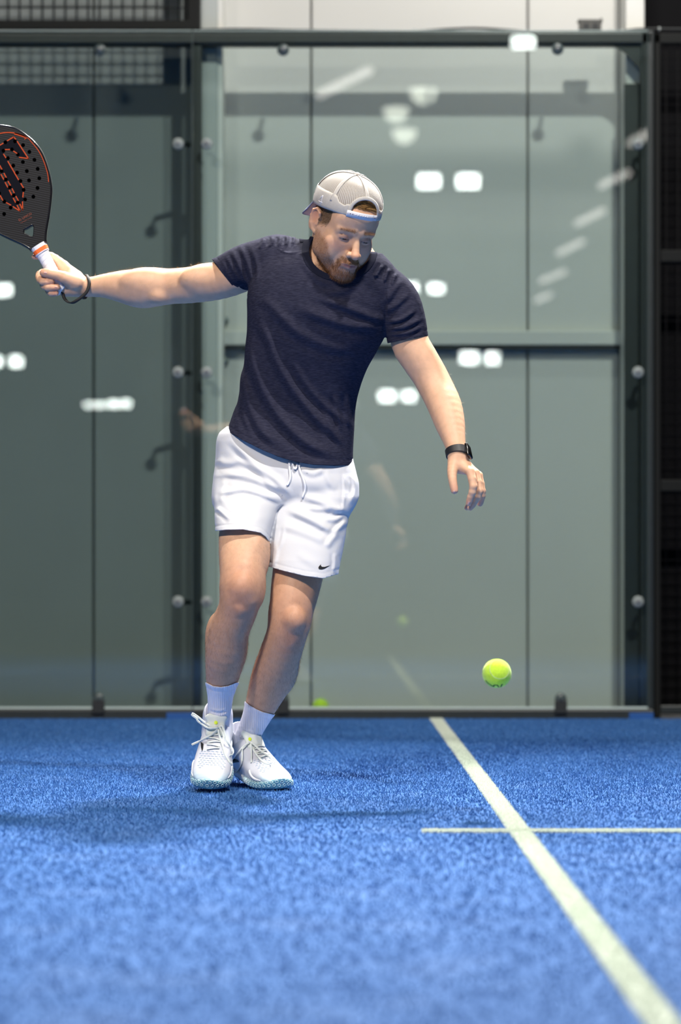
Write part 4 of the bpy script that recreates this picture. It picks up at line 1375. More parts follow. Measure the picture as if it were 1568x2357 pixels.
# ribbed collar: a band along the neckline
nvv = neck_val(sv)
cv, cf = clip(sv, sf, -(nvv + 0.0155))
cn = grad(shirt_f, cv); cn /= np.linalg.norm(cn, axis=1, keepdims=True)
m_collar = mat('navy rib', srgb(34, 36, 50), 0.9, spec=0.02, bump=(900, 0.3, 0.001))
collar = solidify(mesh_np('collar', cv + cn * 0.0016, cf, m_collar, None), 0.0022)
collar.parent = shirt
print('shirt', len(sv), time.time() - _t0)

# ---------------------------------------------------------------- shorts
shorts_lines = [
    ([(522, 1005), (580, 1062), (641, 1110), (672, 1147)], .0055, 8), ([(531, 1048), (590, 1081), (627, 1116), (664, 1136)], .0045, 7),
    ([(499, 1087), (552, 1095), (601, 1108), (645, 1134)], .0040, 8), ([(500, 1138), (528, 1131), (563, 1126), (611, 1140), (652, 1156)], .0050, 7),
    ([(497, 1168), (512, 1180), (532, 1198)], .0030, 5), ([(500, 1056), (520, 1066), (560, 1060)], .003, 8),
    ([(656, 1170), (697, 1187), (735, 1206), (770, 1226)], .0055, 9), ([(706, 1169), (740, 1172), (766, 1172)], .0030, 6),
    ([(676, 1134), (729, 1152), (778, 1172), (800, 1168)], .0045, 9), ([(791, 1080), (793, 1130), (789, 1180)], .0016, 3),
    ([(640, 1206), (700, 1226), (768, 1254)], .0022, 9), ([(785, 1222), (765, 1240), (750, 1264)], .0035, 7),
    ([(800, 1195), (780, 1216), (764, 1228)], .0045, 6), ([(796, 1186), (770, 1196), (742, 1196)], .0030, 6),
    ([(640, 1250), (634, 1285), (628, 1305)], .0025, 5), ([(655, 1210), (650, 1240), (640, 1270)], .0015, 4),
    ([(690, 1078), (720, 1090), (750, 1078)], .0025, 7), ([(745, 1080), (760, 1110), (775, 1130)], .0022, 8), ([(600, 1150), (590, 1180), (600, 1210)], .0015, 14),
    ([(545, 1160), (560, 1175), (585, 1180)], .0016, 12), ([(520, 1100), (512, 1130), (508, 1160)], .0020, 6), ([(812, 1090), (818, 1120), (806, 1165)], .0028, 6),
    ([(680, 1270), (710, 1290), (740, 1310)], .0012, 9), ([(770, 1270), (772, 1295), (768, 1320)], .0022, 5),
]
so_f = folds([(p, a * 1.3, b) for p, a, b in shorts_lines])
hemr_u = np.array([480, 497, 520, 560, 600, 612, 622, 640.]); hemr_v = np.array([1224, 1222, 1219, 1218, 1226, 1235, 1249, 1260.])
heml_u = np.array([600, 618, 650, 700, 745, 776, 800.]); heml_v = np.array([1300, 1304, 1313, 1325, 1331, 1322, 1316.])
def shorts_disp(P):
    u, v, ww = uvw(P)
    front = smooth01((0.04 - ww) / 0.06)
    d = so_f(u, v) * front
    left = (u < 630) & (v < 1255)
    hv = np.where(left, np.interp(u, hemr_u, hemr_v), np.interp(u, heml_u, heml_v)) - v
    return d - 0.0009 * np.exp(-((hv - 11) / 1.8) ** 2)
shorts_f = Field([loft([(980, 524, 800, .0, .090), (996, 505, 804, .0, .100), (1015, 498, 808, .0, .106), (1050, 496, 812, -.004, .112), (1090, 493, 821, -.010, .120), (1115, 492, 827, -.014, .124), (1140, 492, 826, -.014, .12), (1160, 492, 818, -.016, .11)], 0.03),
                  loft([(1100, 505, 640, -.03, .085), (1140, 493, 648, -.060, .100), (1165, 493.5, 641, -.085, .100), (1190, 494, 634, -.110, .098), (1220, 495.5, 625, -.138, .096), (1262, 497, 618, -.175, .094)], 0.02),
                  loft([(1100, 660, 812, -.012, .088), (1140, 630, 826, -.025, .106), (1165, 622, 818, -.038, .108), (1190, 617, 804, -.054, .106), (1215, 615, 799, -.07, .104), (1250, 614, 793, -.092, .102), (1290, 615, 785, -.115, .100), (1350, 613, 774, -.145, .097)], 0.02)],
                 0.006, 0.0, shorts_disp)
shorts_f.items[1].k = 0.03; shorts_f.items[2].k = 0.008
ov, of = surfnet(shorts_f, 0.0034)
def leg_side(P):
    return shorts_f.items[1].fn(P) < shorts_f.items[2].fn(P) - 0.0015
def hem_cut(P):
    u, v, ww = uvw(P)
    r = (v - np.interp(u, hemr_u, hemr_v) - 22 * smooth01((ww + 0.09) / .06)) * PX
    l = (v - np.interp(u, heml_u, heml_v) - 8 * smooth01((ww + 0.06) / .08)) * PX
    return np.where(v < 1180, -1.0, np.where(leg_side(P), r, l))
oc = [hem_cut, lambda P: (lambda u, v, ww: (992 - v - 0.02 * u) * PX)(*uvw(P))]
for c in oc:
    ov, of = clip(ov, of, c(ov))
ov, of = largest(ov, of)
m_short = mat('white shorts cloth', srgb(200, 202, 209), 0.7, sheen=0.0, bump=(160, 0.10, 0.002), spec=0.3)
shorts = solidify(mesh_np('shorts', ov, of, m_short, player), 0.0014)
m_cord = mat('white cord', srgb(232, 234, 242), 0.7)
for pts in ([(666, 1062), (667, 1078), (668.5, 1095), (666, 1108), (661, 1117)], [(672, 1064), (676, 1074), (679, 1080), (683, 1074), (684, 1066)],
            [(688, 1066), (691, 1084), (697, 1098), (702, 1115), (702, 1128), (696, 1146)]):
    p = drape(shorts_f, pts, [0.004, 0.006, 0.004])
    c = tube('drawstring', p, 2.3 * PX, m_cord, None, 8, 0.5, np.array([1.0, 0, 0]))
    c.parent = shorts
m_logo = mat('black print', (0.008, 0.008, 0.012), 0.5)
sw = [(1118, 1262), (1097, 1285), (1094, 1297), (1103, 1307), (1124, 1309), (1150, 1301), (1197, 1273), (1150, 1287), (1129, 1287), (1118, 1280), (1115, 1271)]
lg_ = decal('logo_mark', shorts_f, [(440 + a / 3.733, 960 + b / 3.733) for a, b in sw], m_logo, None, 0.0012, 2)
lg_.parent = shorts
lg_['label'] = 'small black curved check mark'
print('shorts', len(ov), time.time() - _t0)

# ---------------------------------------------------------------- socks
m_sock = bpy.data.materials.new('white sock knit'); m_sock.use_nodes = True
nt = m_sock.node_tree; b_ = nt.nodes['Principled BSDF']
b_.inputs['Base Color'].default_value = (*srgb(214, 214, 226), 1); b_.inputs['Roughness'].default_value = 0.85
tc = nt.nodes.new('ShaderNodeTexCoord'); wv = nt.nodes.new('ShaderNodeTexWave'); wv.bands_direction = 'X'
wv.inputs['Scale'].default_value = 62; wv.inputs['Distortion'].default_value = 0.2
bp_ = nt.nodes.new('ShaderNodeBump'); bp_.inputs['Strength'].default_value = 0.45; bp_.inputs['Distance'].default_value = 0.002
nt.links.new(tc.outputs['Object'], wv.inputs['Vector']); nt.links.new(wv.outputs['Fac'], bp_.inputs['Height']); nt.links.new(bp_.outputs[0], b_.inputs['Normal'])
sock_fields = []
def sock(items, lines, topu, topv):
    fl = folds(lines)
    tu, tv = np.array(topu, float), np.array(topv, float)
    def dsp(P):
        u, v, ww = uvw(P)
        e = v - np.interp(u, tu, tv)
        return fl(u, v) + 0.0008 * np.exp(-((e - 3) / 3.5) ** 2) - 0.0006 * np.exp(-((e - 11) / 1.8) ** 2)
    Fd = Field(items, 0.01, 0.0026, dsp)
    low = M(440, 1760, 0)[2]; high = M(440, tv.min() - 25, 0)[2]
    v_, f_ = surfnet(Fd, 0.0024, [-.5, DM - .3, low], [0.1, DM + .3, high])
    v_, f_ = clip(v_, f_, (lambda u, v, ww: (np.interp(u, tu, tv) - v - 5 * smooth01((ww + .05) / .1)) * PX)(*uvw(v_)))
    o = solidify(mesh_np('sock', v_, f_, m_sock, player), 0.0014)
    sock_fields.append(Fd)
    return o
sock(leg_r,
     [([(478, 1640), (505, 1648), (532, 1639)], .0028, 3.5), ([(476, 1651), (505, 1658), (533, 1652)], .0022, 3.5), ([(480, 1632), (505, 1636), (530, 1630)], .0012, 3)],
     [470, 476, 490, 508, 526, 540, 546], [1570, 1572, 1579.5, 1582, 1579.5, 1573, 1571])
sock(leg_l,
     [([(545, 1680), (570, 1691), (596, 1694)], .0026, 3.5), ([(546, 1668), (565, 1680), (592, 1690)], .0016, 3), ([(540, 1692), (565, 1699), (590, 1703)], .002, 3)],
     [550, 560, 575, 590, 606, 621, 630], [1607, 1612, 1624, 1633, 1640, 1643, 1645])

# ---------------------------------------------------------------- shoes
m_upper = mat('shoe upper', (0.8, 0.8, 0.85), 0.5, attr=True, bump=(500, 0.12, 0.001))
m_sole = mat('shoe sole', (0.3, 0.5, 0.6), 0.45, attr=True)
m_ring = mat('tread ring', srgb(176, 206, 214), 0.45)
m_dash = mat('blue shoe print', srgb(150, 178, 208), 0.5)
m_lace = mat('shoe lace', srgb(216, 224, 222), 0.75, bump=(900, 0.2, 0.0008))
m_tong = mat('tongue patch', srgb(214, 222, 218), 0.6)
m_dot = mat('lime dot', srgb(214, 240, 40), 0.5)
TY = np.array([-.150, -.145, -.135, -.11, -.07, -.03, .02, .06, .10, .122, .134, .142, .1468, .1493, .150])
THW = np.array([.010, .022, .030, .0355, .0365, .0395, .046, .0500, .0480, .0430, .0365, .0285, .0205, .0120, .005])
TZT = np.array([.050, .062, .080, .092, .094, .092, .077, .063, .052, .0455, .041, .037, .033, .030, .027])
def shoe_frame(toe_px, toe_d, yaw, pitch, roll=0.0):
    yv = np.array([math.sin(yaw) * math.cos(pitch), -math.cos(yaw) * math.cos(pitch), -math.sin(pitch)])
    xv = np.array([math.cos(yaw), math.sin(yaw), 0.0])
    zv = np.cross(yv, xv)
    if zv[2] < 0: zv = -zv
    x2 = xv * math.cos(roll) + zv * math.sin(roll); z2 = zv * math.cos(roll) - xv * math.sin(roll)
    return np.stack([x2, yv, z2], 1)
def shoe_prims(Rm, O, zlo, zfun, grow, k):
    def fn(P):
        L = (P - O) @ Rm
        x, y, z = L[:, 0], L[:, 1], L[:, 2]
        yc = np.clip(y, TY[0], TY[-1])
        hw = np.interp(yc, TY, THW) + grow
        zb = np.where(y > .07, .014 * ((y - .07) / .08) ** 2, 0) + zlo
        zt = zfun(yc) 
        z0 = np.minimum(zb + 0.022, (zb + zt) * 0.5)
        a = np.abs(x) / hw
        up = np.maximum(z - z0, 0) / np.maximum(zt - z0, .004); dn = np.maximum(z0 - z, 0) / np.maximum(z0 - zb, .004)
        qq = np.where(z > z0, (a ** 2.3 + up ** 2.1) ** (1 / 2.2), (a ** 5 + dn ** 5) ** 0.2) + 1e-9
        r = np.sqrt(x * x + (z - z0) ** 2) + 1e-9
        d = np.maximum(r * (1 - 1 / qq), np.abs(y - yc) - 0.001) * 0.75
        return d
    c = np.array([[a, b, cc] for a in (-.06, .06) for b in (-.16, .16) for cc in (-.01, .14)]) @ Rm.T + O
    return Prim(fn, c.min(0), c.max(0), k, 'u')
def shoe(O, Rm, label, minz, sockF):
    L2W = lambda p: O + Rm @ np.asarray(p, float)
    top = lambda y: np.interp(y, TY, TZT)
    upF = Field([shoe_prims(Rm, O, 0.012, top, 0.0, 0.01),
                 rc(L2W((0, -.078, .062)), .034, L2W((0, -.092, .100)), .0375, 0.022), rc(L2W((0, -.10, .06)), .034, L2W((0, -.108, .104)), .031, 0.02),
                 rc(L2W((0, .03, .040)), .034, L2W((0, -.045, .078)), .0290, 0.02),
                 rc(L2W((0, -.09, .140)), .0335, L2W((0, -.084, .112)), .0320, 0.004, 's')], 0.01)
    solF = Field([shoe_prims(Rm, O, 0.0, lambda y: np.interp(y, [-.15, -.10, 0, .07, .11, .15], [.034, .032, .027, .028, .034, .040]), 0.0045, 0.004)], 0.004)
    v, f = surfnet(upF, 0.0026)
    v, f = largest(v, f)
    L = (v - O) @ Rm
    col = np.tile(np.array(srgb(194, 198, 210)), (len(v), 1))
    t = smooth01((L[:, 1] - .085) / .05) * smooth01((.052 - L[:, 2]) / .02) + 0.5 * smooth01((.034 - L[:, 2]) / .012)
    col = mixc(col, srgb(150, 184, 206), np.clip(t, 0, 1) * 0.85)
    e = empty('shoe', O)
    e.parent = player; e.matrix_parent_inverse = Matrix.Translation(-Vector(player.location))
    e['label'] = label
    def put(o): o.parent = e; o.matrix_parent_inverse = Matrix.Translation(-Vector(O)); return o
    put(mesh_np('upper', v, f, m_upper, None, True, col))
    v, f = surfnet(solF, 0.0026)
    L = (v - O) @ Rm
    col = np.tile(np.array(srgb(206, 216, 228)), (len(v), 1))
    t = smooth01((L[:, 1] - .04) / .04)
    col = mixc(col, srgb(48, 128, 156), t * 0.9)
    col = mixc(col, srgb(60, 120, 150), smooth01((.010 - L[:, 2]) / .004) * 0.8)
    put(mesh_np('sole', v, f, m_sole, None, True, col))
    # ringed toe bumper: small raised hexagon rings round the toe in rows
    parts = []
    yy = np.linspace(.015, .1495, 400)
    hw = np.interp(yy, TY, THW) + .0045
    path = np.concatenate([np.stack([-hw, yy], 1), np.stack([hw, yy], 1)[::-1]])
    s = np.concatenate([[0], np.cumsum(np.hypot(*np.diff(path, axis=0).T))])
    for row, (zz, off) in enumerate(((.0105, 0.0), (.0195, .5), (.0285, 0.0))):
        n = 23
        for i in range(n):
            ss = s[-1] * (0.03 + 0.94 * (i + off) / n)
            pa, pb = [np.array([np.interp(ss + o_, s, path[:, 0]), np.interp(ss + o_, s, path[:, 1])]) for o_ in (0, .002)]
            x, y = pa
            tg = pb - pa; tg /= np.hypot(*tg) + 1e-9
            nr = np.array([-tg[1], tg[0]])
            if nr @ np.array([x, y - .05]) < 0: nr = -nr
            zb = .014 * max((y - .07) / .08, 0) ** 2
            ring = []
            for a in range(6):
                th = math.pi / 3 * a + 0.5
                pl = np.array([x + tg[0] * .0042 * math.cos(th), y + tg[1] * .0042 * math.cos(th), zz + zb + .0036 * math.sin(th)])
                ring.append(L2W(pl))
            ring = project(solF, np.array(ring), 3, 0.01)
            parts.append(tube_vf(ring, .0011, 5, closed=True))
    vv, ff = join_vf(parts)
    o = put(mesh_np('toe_tread', vv, ff, m_ring, None)); tag(o, kind='stuff')
    # printed dashes on the vamp
    parts = []
    for j, y in enumerate(np.linspace(.052, .108, 9)):
        for i in range(-4, 5):
            x = (i + 0.5 * (j % 2)) * .0098
            if abs(x) > .038 or (j > 6 and abs(x) < .02): continue
            pts = []
            for t in (-.0034, -.0011, .0011, .0034):
                pts.append(L2W((x + t, y + 0.12 * x * (1 if x > 0 else -1) * 0 + t * .15 - .25 * x * x / .04, top(y) + .002)))
            pts = project(upF, np.array(pts), 4, 0.01)
            parts.append(tube_vf(pts, .0009, 5))
    vv, ff = join_vf(parts)
    o = put(mesh_np('vamp_print', vv, ff, m_dash, None)); tag(o, kind='stuff')
    # foxing strip along the outer sides
    for sgn in (-1, 1):
        pts = []
        for y, zz in ((.055, .046), (.066, .036), (.080, .030), (.098, .0285), (.118, .030)):
            pts.append(L2W((sgn * (np.interp(y, TY, THW) + .004), y, zz)))
        pts = project(upF, spline(pts, 16), 3, 0.01)
        put(tube('side_guard', pts, np.interp(np.linspace(0, 1, 16), [0, .2, .8, 1], [.0022, .0038, .0036, .0016]), m_upper_w, None, 8))
    # tongue with its padded patch
    tg_ = Field([rc(L2W((-.016, -.008, .088)), .0085, L2W((-.016, -.040, .114)), .0085, .01), rc(L2W((.016, -.008, .088)), .0085, L2W((.016, -.040, .114)), .0085, .01), rc(L2W((0, -.012, .092)), .012, L2W((0, -.040, .116)), .013, .01), el(L2W((0, -.043, .119)), (.0290, .0130, .0135), Rm, .008)], 0.01)
    tgF = tg_
    v, f = surfnet(tgF, 0.0024)
    v, f = largest(v, f)
    to = put(mesh_np('tongue', v, f, m_tong, None))
    # lace rows
    rows = []
    for k_, (y, wd) in enumerate(zip(np.linspace(.048, -.016, 7), np.linspace(.018, .0235, 7))):
        sk = .006 if k_ % 2 else -.006
        pts = [L2W((x, y + sk * x / wd * 0.6, top(y) + .012)) for x in np.linspace(-wd, wd, 9)]
        pts = project(upF, np.array(pts), 5, 0.012)
        nrm = Rm[:, 2]
        pts = pts + nrm * .0022
        put(tube('lace_row', pts, .0031, m_lace, None, 8, 0.45, Rm[:, 1]))
    return e, upF, tgF, put, L2W
m_upper_w = mat('white rubber', srgb(206, 210, 218), 0.45)

Rr = shoe_frame(None, None, -0.04, math.radians(24), math.radians(-3))
# place by the toe: underside of the toe just clear of the turf
def place(Rm, ankle, zmin):
    O = np.asarray(ankle) - Rm @ np.array([0, -.088, .105])
    # lowest point of the sole
    ys = np.linspace(-.15, .15, 31)
    hw = np.interp(ys, TY, THW) + .0045
    zb = np.where(ys > .07, .014 * ((ys - .07) / .08) ** 2, 0)
    P = np.concatenate([np.stack([s * hw * .8, ys, zb], 1) for s in (-1, 0, 1)]) @ Rm.T + O
    O[2] += zmin - P[:, 2].min()
    return O
Or = place(Rr, M(501.0, 1668, -.045), 0.010)
Rl = shoe_frame(None, None, math.radians(27), math.radians(9), math.radians(2))
Ol = place(Rl, M(562, 1706, .035), 0.001)
sh1, up1, tg1, put1, lw1 = shoe(Or, Rr, 'white and pale blue shoe lifted just off the turf', 0.01, None)
sh2, up2, tg2, put2, lw2 = shoe(Ol, Rl, 'white and pale blue shoe planted on the turf', 0.0, None)
def shoe_extra(upF, tgF, put, lines, dots, marks):
    Fd = Field([upF, tgF], 0.002)
    for pts, lift in lines:
        p = drape(Fd, pts, lift)
        put(tube('lace', p, 2.5 * PX, m_lace, None, 8, 0.42, np.array([0.35, 0.2, 0.9])))
    for (a, b, r) in dots:
        put(decal('tongue_dot', tgF, [(a + r * math.cos(t), b + r * math.sin(t)) for t in np.linspace(0, 2 * math.pi, 14)[:-1]], m_dot, None, 0.0012, 1))
    for poly in marks:
        put(decal('side_mark', upF, poly, m_logo, None, 0.0012, 2))
z5 = lambda L: [(420 + a / 11.2, 1640 + b / 11.2) for a, b in L]
shoe_extra(up1, tg1, put1, [
    (z5([(920, 390), (760, 370), (600, 280), (420, 130), (270, 30), (255, 70), (360, 150), (400, 220), (500, 300), (640, 390), (800, 400), (920, 390)]), [.005, .012, .018, .018, .012, .006]),
    (z5([(930, 400), (1010, 340), (1060, 440), (1090, 560), (1130, 700), (1210, 840), (1300, 960), (1300, 1080), (1220, 1110)]), [.004, .010, .012, .010, .006]),
    (z5([(910, 440), (760, 560), (560, 670), (400, 760), (240, 835)]), [.004, .008, .008, .010]),
    (z5([(920, 440), (960, 620), (1030, 840), (1100, 1080), (1200, 1250), (1280, 1360)]), [.004, .007, .006, .004]),
    (z5([(960, 380), (1060, 600), (1040, 800), (1050, 960)]), [.004, .008, .007, .004])],
    [(497.0, 1663.2, 4.3)], [[(461.5, 1707), (468.5, 1712), (468, 1722), (465.5, 1731), (463, 1721)]])
z6 = lambda L: [(520 + a / 10.45, 1680 + b / 10.45) for a, b in L]
shoe_extra(up2, tg2, put2, [
    (z6([(590, 290), (700, 370), (800, 470), (960, 580), (1090, 680), (1100, 790), (1030, 815), (930, 790), (820, 700), (720, 570), (620, 400)]), [.005, .010, .016, .016, .010, .004]),
    (z6([(605, 290), (612, 460), (618, 640), (610, 790)]), [.004, .008, .006, .003]),
    (z6([(570, 300), (430, 390), (300, 540), (180, 690), (120, 770)]), [.004, .010, .012, .010]),
    (z6([(520, 330), (400, 480), (395, 660), (370, 830), (270, 990), (150, 1050)]), [.004, .010, .010, .008])],
    [(575.4, 1701.0, 3.9)], [z6([(110, 690), (200, 695), (290, 720), (325, 775), (240, 785), (160, 805), (130, 770)])])

# ---------------------------------------------------------------- watch band on the left wrist
m_band = mat('black watch strap', (0.012, 0.012, 0.016), 0.55, bump=(700, 0.1, 0.0005))
m_case = mat('black watch case', (0.004, 0.004, 0.005), 0.25)
watch = empty('wristwatch', M(1054, 1050, -.24)); watch.parent = player; watch.matrix_parent_inverse = Matrix.Translation(-Vector(player.location))
def wput(o): o.parent = watch; o.matrix_parent_inverse = Matrix.Translation(-Vector(watch.location)); return o
wa = M(1053, 1042, -.235)
wax = M(1058, 1066, -.246) - M(1048, 1020, -.218); wax /= np.linalg.norm(wax)
wn1 = np.cross(wax, np.array([0, 1.0, 0])); wn1 /= np.linalg.norm(wn1)
if wn1[0] < 0: wn1 = -wn1
wn2 = np.cross(wax, wn1)
if wn2[1] > 0: wn2 = -wn2
ring = []
V, Fc = [], []
NS = 40
for i in range(NS):
    th = 2 * math.pi * i / NS
    dr = math.cos(th) * wn1 * 24.2 * PX + math.sin(th) * wn2 * 24.0 * PX
    un = dr / np.linalg.norm(dr)
    hwid = (8.4 + 1.4 * math.cos(th)) * PX
    sl = 3.0 * PX * math.cos(th)
    for a, b in ((-hwid, 0), (-hwid, .0026), (hwid, .0026), (hwid, 0)):
        V.append(wa + dr + un * b + wax * (a + sl + 1.5 * PX))
for i in range(NS):
    j = (i + 1) % NS
    for k in range(4):
        k2 = (k + 1) % 4
        Fc.append((i * 4 + k, i * 4 + k2, j * 4 + k2, j * 4 + k))
st_o = wput(mesh_np('strap', V, Fc, m_band, None, True))
es_ = st_o.modifiers.new('edges', 'EDGE_SPLIT'); es_.split_angle = math.radians(40)
cdir = wn1 * 0.96 + wn2 * 0.28
cdir /= np.linalg.norm(cdir)
cs = np.cross(wax, cdir)
A = np.stack([cs, wax, cdir], 1)
cc = wa + cdir * 27.5 * PX + wax * 5.5 * PX
bm = bmesh.new(); bm_box(bm, (-.0150, -.0185, -.0045), (.0150, .0185, .0045), 0.0032)
for v in bm.verts:
    p = np.array(v.co); p[2] -= 14.0 * (p[1] ** 2) * 0.45 + 9 * p[0] ** 2 * 0.5
    v.co = Vector(cc + A @ p)
wput(bm_obj('case', bm, m_case, None, True))
v, f = lathe_vf([(.0016, 0), (.0016, .002), (.0008, .0026)], cc + A @ np.array([-.0148, .006, 0]), A @ np.array([-1., 0, 0]), 10)
wput(mesh_np('crown', v, f, m_case, None))
print('shoes', time.time() - _t0)

# ---------------------------------------------------------------- backward cap
CC = np.array([0, -0.012, 0.050]); CR = np.array([0.0865, 0.1085, 0.0830])
def cap_base(phi):      # bottom edge height, lower at the back
    return 0.034 + 0.016 * math.cos(phi)
def cap_pt(phi, t, off=0.0):
    """phi 0 = over the face, t 0 bottom edge .. 1 crown button"""
    zb = (cap_base(phi) - CC[2]) / CR[2]
    e0 = math.asin(max(-.6, min(.6, zb)))
    e = e0 + (math.pi / 2 - e0) * t
    ce = math.cos(e) ** 0.86 if math.cos(e) > 0 else 0
    r = CR + off
    return (CC[0] + r[0] * ce * math.sin(phi), CC[1] + r[1] * ce * math.cos(phi), CC[2] + r[2] * (math.sin(e) if e < 0 else math.sin(e) ** 0.96))
cap = empty('cap', hl(0, 0, 0.12)); cap.parent = player; cap.matrix_parent_inverse = Matrix.Translation(-Vector(player.location))
cap['label'] = 'off-white mesh-back cap worn backwards'
def cput(o): o.parent = cap; o.matrix_parent_inverse = Matrix.Translation(-Vector(cap.location)); return o
m_capw = mat('white cap cloth', srgb(182, 178, 174), 0.85, bump=(420, 0.25, 0.0012), noise=(160, 0.05))
m_mesh = bpy.data.materials.new('cap netting'); m_mesh.use_nodes = True
nt = m_mesh.node_tree; b_ = nt.nodes['Principled BSDF']
b_.inputs['Base Color'].default_value = (*srgb(178, 174, 170), 1); b_.inputs['Roughness'].default_value = 0.9
at_ = nt.nodes.new('ShaderNodeAttribute'); at_.attribute_name = 'Col'
sx = nt.nodes.new('ShaderNodeSeparateColor'); nt.links.new(at_.outputs['Color'], sx.inputs[0])
def mth(op, a, b=None):
    n = nt.nodes.new('ShaderNodeMath'); n.operation = op
    for i, x in enumerate((a, b)):
        if x is None: continue
        if isinstance(x, (int, float)): n.inputs[i].default_value = x
        else: nt.links.new(x, n.inputs[i])
    return n.outputs[0]
ph_ = mth('SINE', mth('MULTIPLY', mth('ADD', sx.outputs[0], mth('MULTIPLY', sx.outputs[1], 0.35)), 2 * math.pi * 110))
tt_ = mth('SINE', mth('MULTIPLY', sx.outputs[1], 2 * math.pi * 34))
hole = mth('GREATER_THAN', mth('MULTIPLY', ph_, tt_), 0.34)
tr = nt.nodes.new('ShaderNodeBsdfTransparent'); mxs = nt.nodes.new('ShaderNodeMixShader')
nt.links.new(hole, mxs.inputs[0]); nt.links.new(b_.outputs[0], mxs.inputs[1]); nt.links.new(tr.outputs[0], mxs.inputs[2])
nt.links.new(mxs.outputs[0], nt.nodes['Material Output'].inputs[0])
NP_, NT_ = 180, 44
def opening(phi, t):
    """True inside the arch over the strap"""
    a = (phi + math.pi) % (2 * math.pi) - math.pi
    if t < 0.02: return abs(a) < 0.50
    return (a / 0.50) ** 2 + (max(t - 0.13, 0) / 0.27) ** 2 < 1 and abs(a) < 0.50
def cap_sheet(name, keep, off, material, thick, cols=False):
    V = [hl(*cap_pt(2 * math.pi * i / NP_ - math.pi, j / NT_, off)) for j in range(NT_ + 1) for i in range(NP_)]
    Cc = [(i / NP_, j / NT_, 0) for j in range(NT_ + 1) for i in range(NP_)]
    Fc = []
    for j in range(NT_):
        for i in range(NP_):
            phi = 2 * math.pi * (i + .5) / NP_ - math.pi; t = (j + .5) / NT_
            if keep(phi, t):
                Fc.append((j * NP_ + i, j * NP_ + (i + 1) % NP_, (j + 1) * NP_ + (i + 1) % NP_, (j + 1) * NP_ + i))
    used = sorted({k for fc in Fc for k in fc}); rm = {k: n for n, k in enumerate(used)}
    Fc = [tuple(rm[k] for k in fc) for fc in Fc]
    if cols:      # the wrap column keeps a continuous coordinate
        pass
    o = cput(mesh_np(name, [V[k] for k in used], Fc, material, None, True, np.array([Cc[k] for k in used])))
    if thick: solidify(o, thick, 1)
    return o
seams = [math.radians(a) for a in (0, 62, 118, 180, -118, -62)]
for i in range(6):
    a0 = sorted(seams)[i]; a1 = sorted(seams)[(i + 1) % 6] if i < 5 else sorted(seams)[0] + 2 * math.pi
    front = abs(((a0 + a1) / 2 + math.pi) % (2 * math.pi) - math.pi) > math.radians(120)
    kp = lambda p, t, a0=a0, a1=a1: any(a0 <= p + s < a1 for s in (0, 2 * math.pi)) and not opening(p, t)
    cap_sheet('panel', kp, 0.0, m_capw if front else m_mesh, 0)
# cloth band round the lower edge, rising towards the ears
def sweatband():
    V, Fc = [], []
    n, m = 150, 6
    for i in range(n + 1):
        p = 0.50 + (2 * math.pi - 1.0) * i / n
        a = abs((p + math.pi) % (2 * math.pi) - math.pi)
        T = np.interp(a, [.5, .60, .68, .85, 1.0, 1.3, 3.2], [.21, .21, .17, .20, .30, .31, .30])
        for j in range(m + 1):
            V.append(hl(*cap_pt(p, T * j / m, 0.0012)))
    for i in range(n):
        for j in range(m):
            Fc.append((i * (m + 1) + j, (i + 1) * (m + 1) + j, (i + 1) * (m + 1) + j + 1, i * (m + 1) + j + 1))
    return solidify(cput(mesh_np('sweatband', V, Fc, m_capw, None)), 0.0008, 1)
sweatband()
# tapes over the seams
for a in seams:
    pts = [hl(*cap_pt(a, t, 0.0012)) for t in np.linspace(0.40 if a == 0 else 0.16, 0.97, 24)]
    ctr = hl(*CC)
    up = [np.cross(p - ctr, HR[:, 2]) for p in pts]
    cput(tube('seam_tape', pts, np.linspace(0.0058, 0.0034, 24), m_capw, None, 8, 0.16, np.array(up)))
# piping round the opening
arch = [hl(*cap_pt(a, 0.13 + 0.27 * math.sqrt(max(0, 1 - (a / 0.50) ** 2)), 0.0014)) for a in np.linspace(-0.4999, 0.4999, 36)]
arch = [hl(*cap_pt(-0.5, t, .0014)) for t in np.linspace(0.0, .12, 5)] + arch + [hl(*cap_pt(0.5, t, .0014)) for t in np.linspace(0.12, .0, 5)]
ctr = hl(*CC)
cput(tube('arch_trim', arch, 0.0048, m_capw, None, 8, 0.22, np.array([np.cross(np.gradient(np.array(arch), axis=0)[i], p - ctr) for i, p in enumerate(arch)])))
# snap strap with its holes and studs
m_strap = mat('white plastic strap', srgb(206, 206, 216), 0.4)
def strap_part(name, a0, a1, t0, t1, off):
    V, Fc = [], []
    n = 24
    for i in range(n + 1):
        a = a0 + (a1 - a0) * i / n
        for t in (t0, t1):
            V.append(hl(*cap_pt(a, t, off)))
    for i in range(n):
        Fc.append((2 * i, 2 * i + 2, 2 * i + 3, 2 * i + 1))
    return solidify(cput(mesh_np(name, V, Fc, m_strap, None)), 0.0012, 1)
s1 = strap_part('snap_strap', -0.56, 0.30, -0.012, 0.105, 0.0022)
s2 = strap_part('snap_strap', 0.10, 0.56, -0.004, 0.100, 0.0008)
m_hole = mat('strap hole', srgb(96, 70, 72), 0.7)
def stud(a, t, r, material, h_, off):
    p = hl(*cap_pt(a, t, off)); nrm = p - hl(*CC); nrm -= 0.8 * HR[:, 2] * (nrm @ HR[:, 2]); nrm /= np.linalg.norm(nrm)
    v, f = lathe_vf([(r, -.001), (r, h_), (r * .5, h_ + .0004)], p, nrm, 12)
    o = mesh_np('stud' if material is m_strap else 'strap_hole', v, f, material, None)
    o.parent = cap; o.matrix_parent_inverse = Matrix.Translation(-Vector(cap.location)); return o
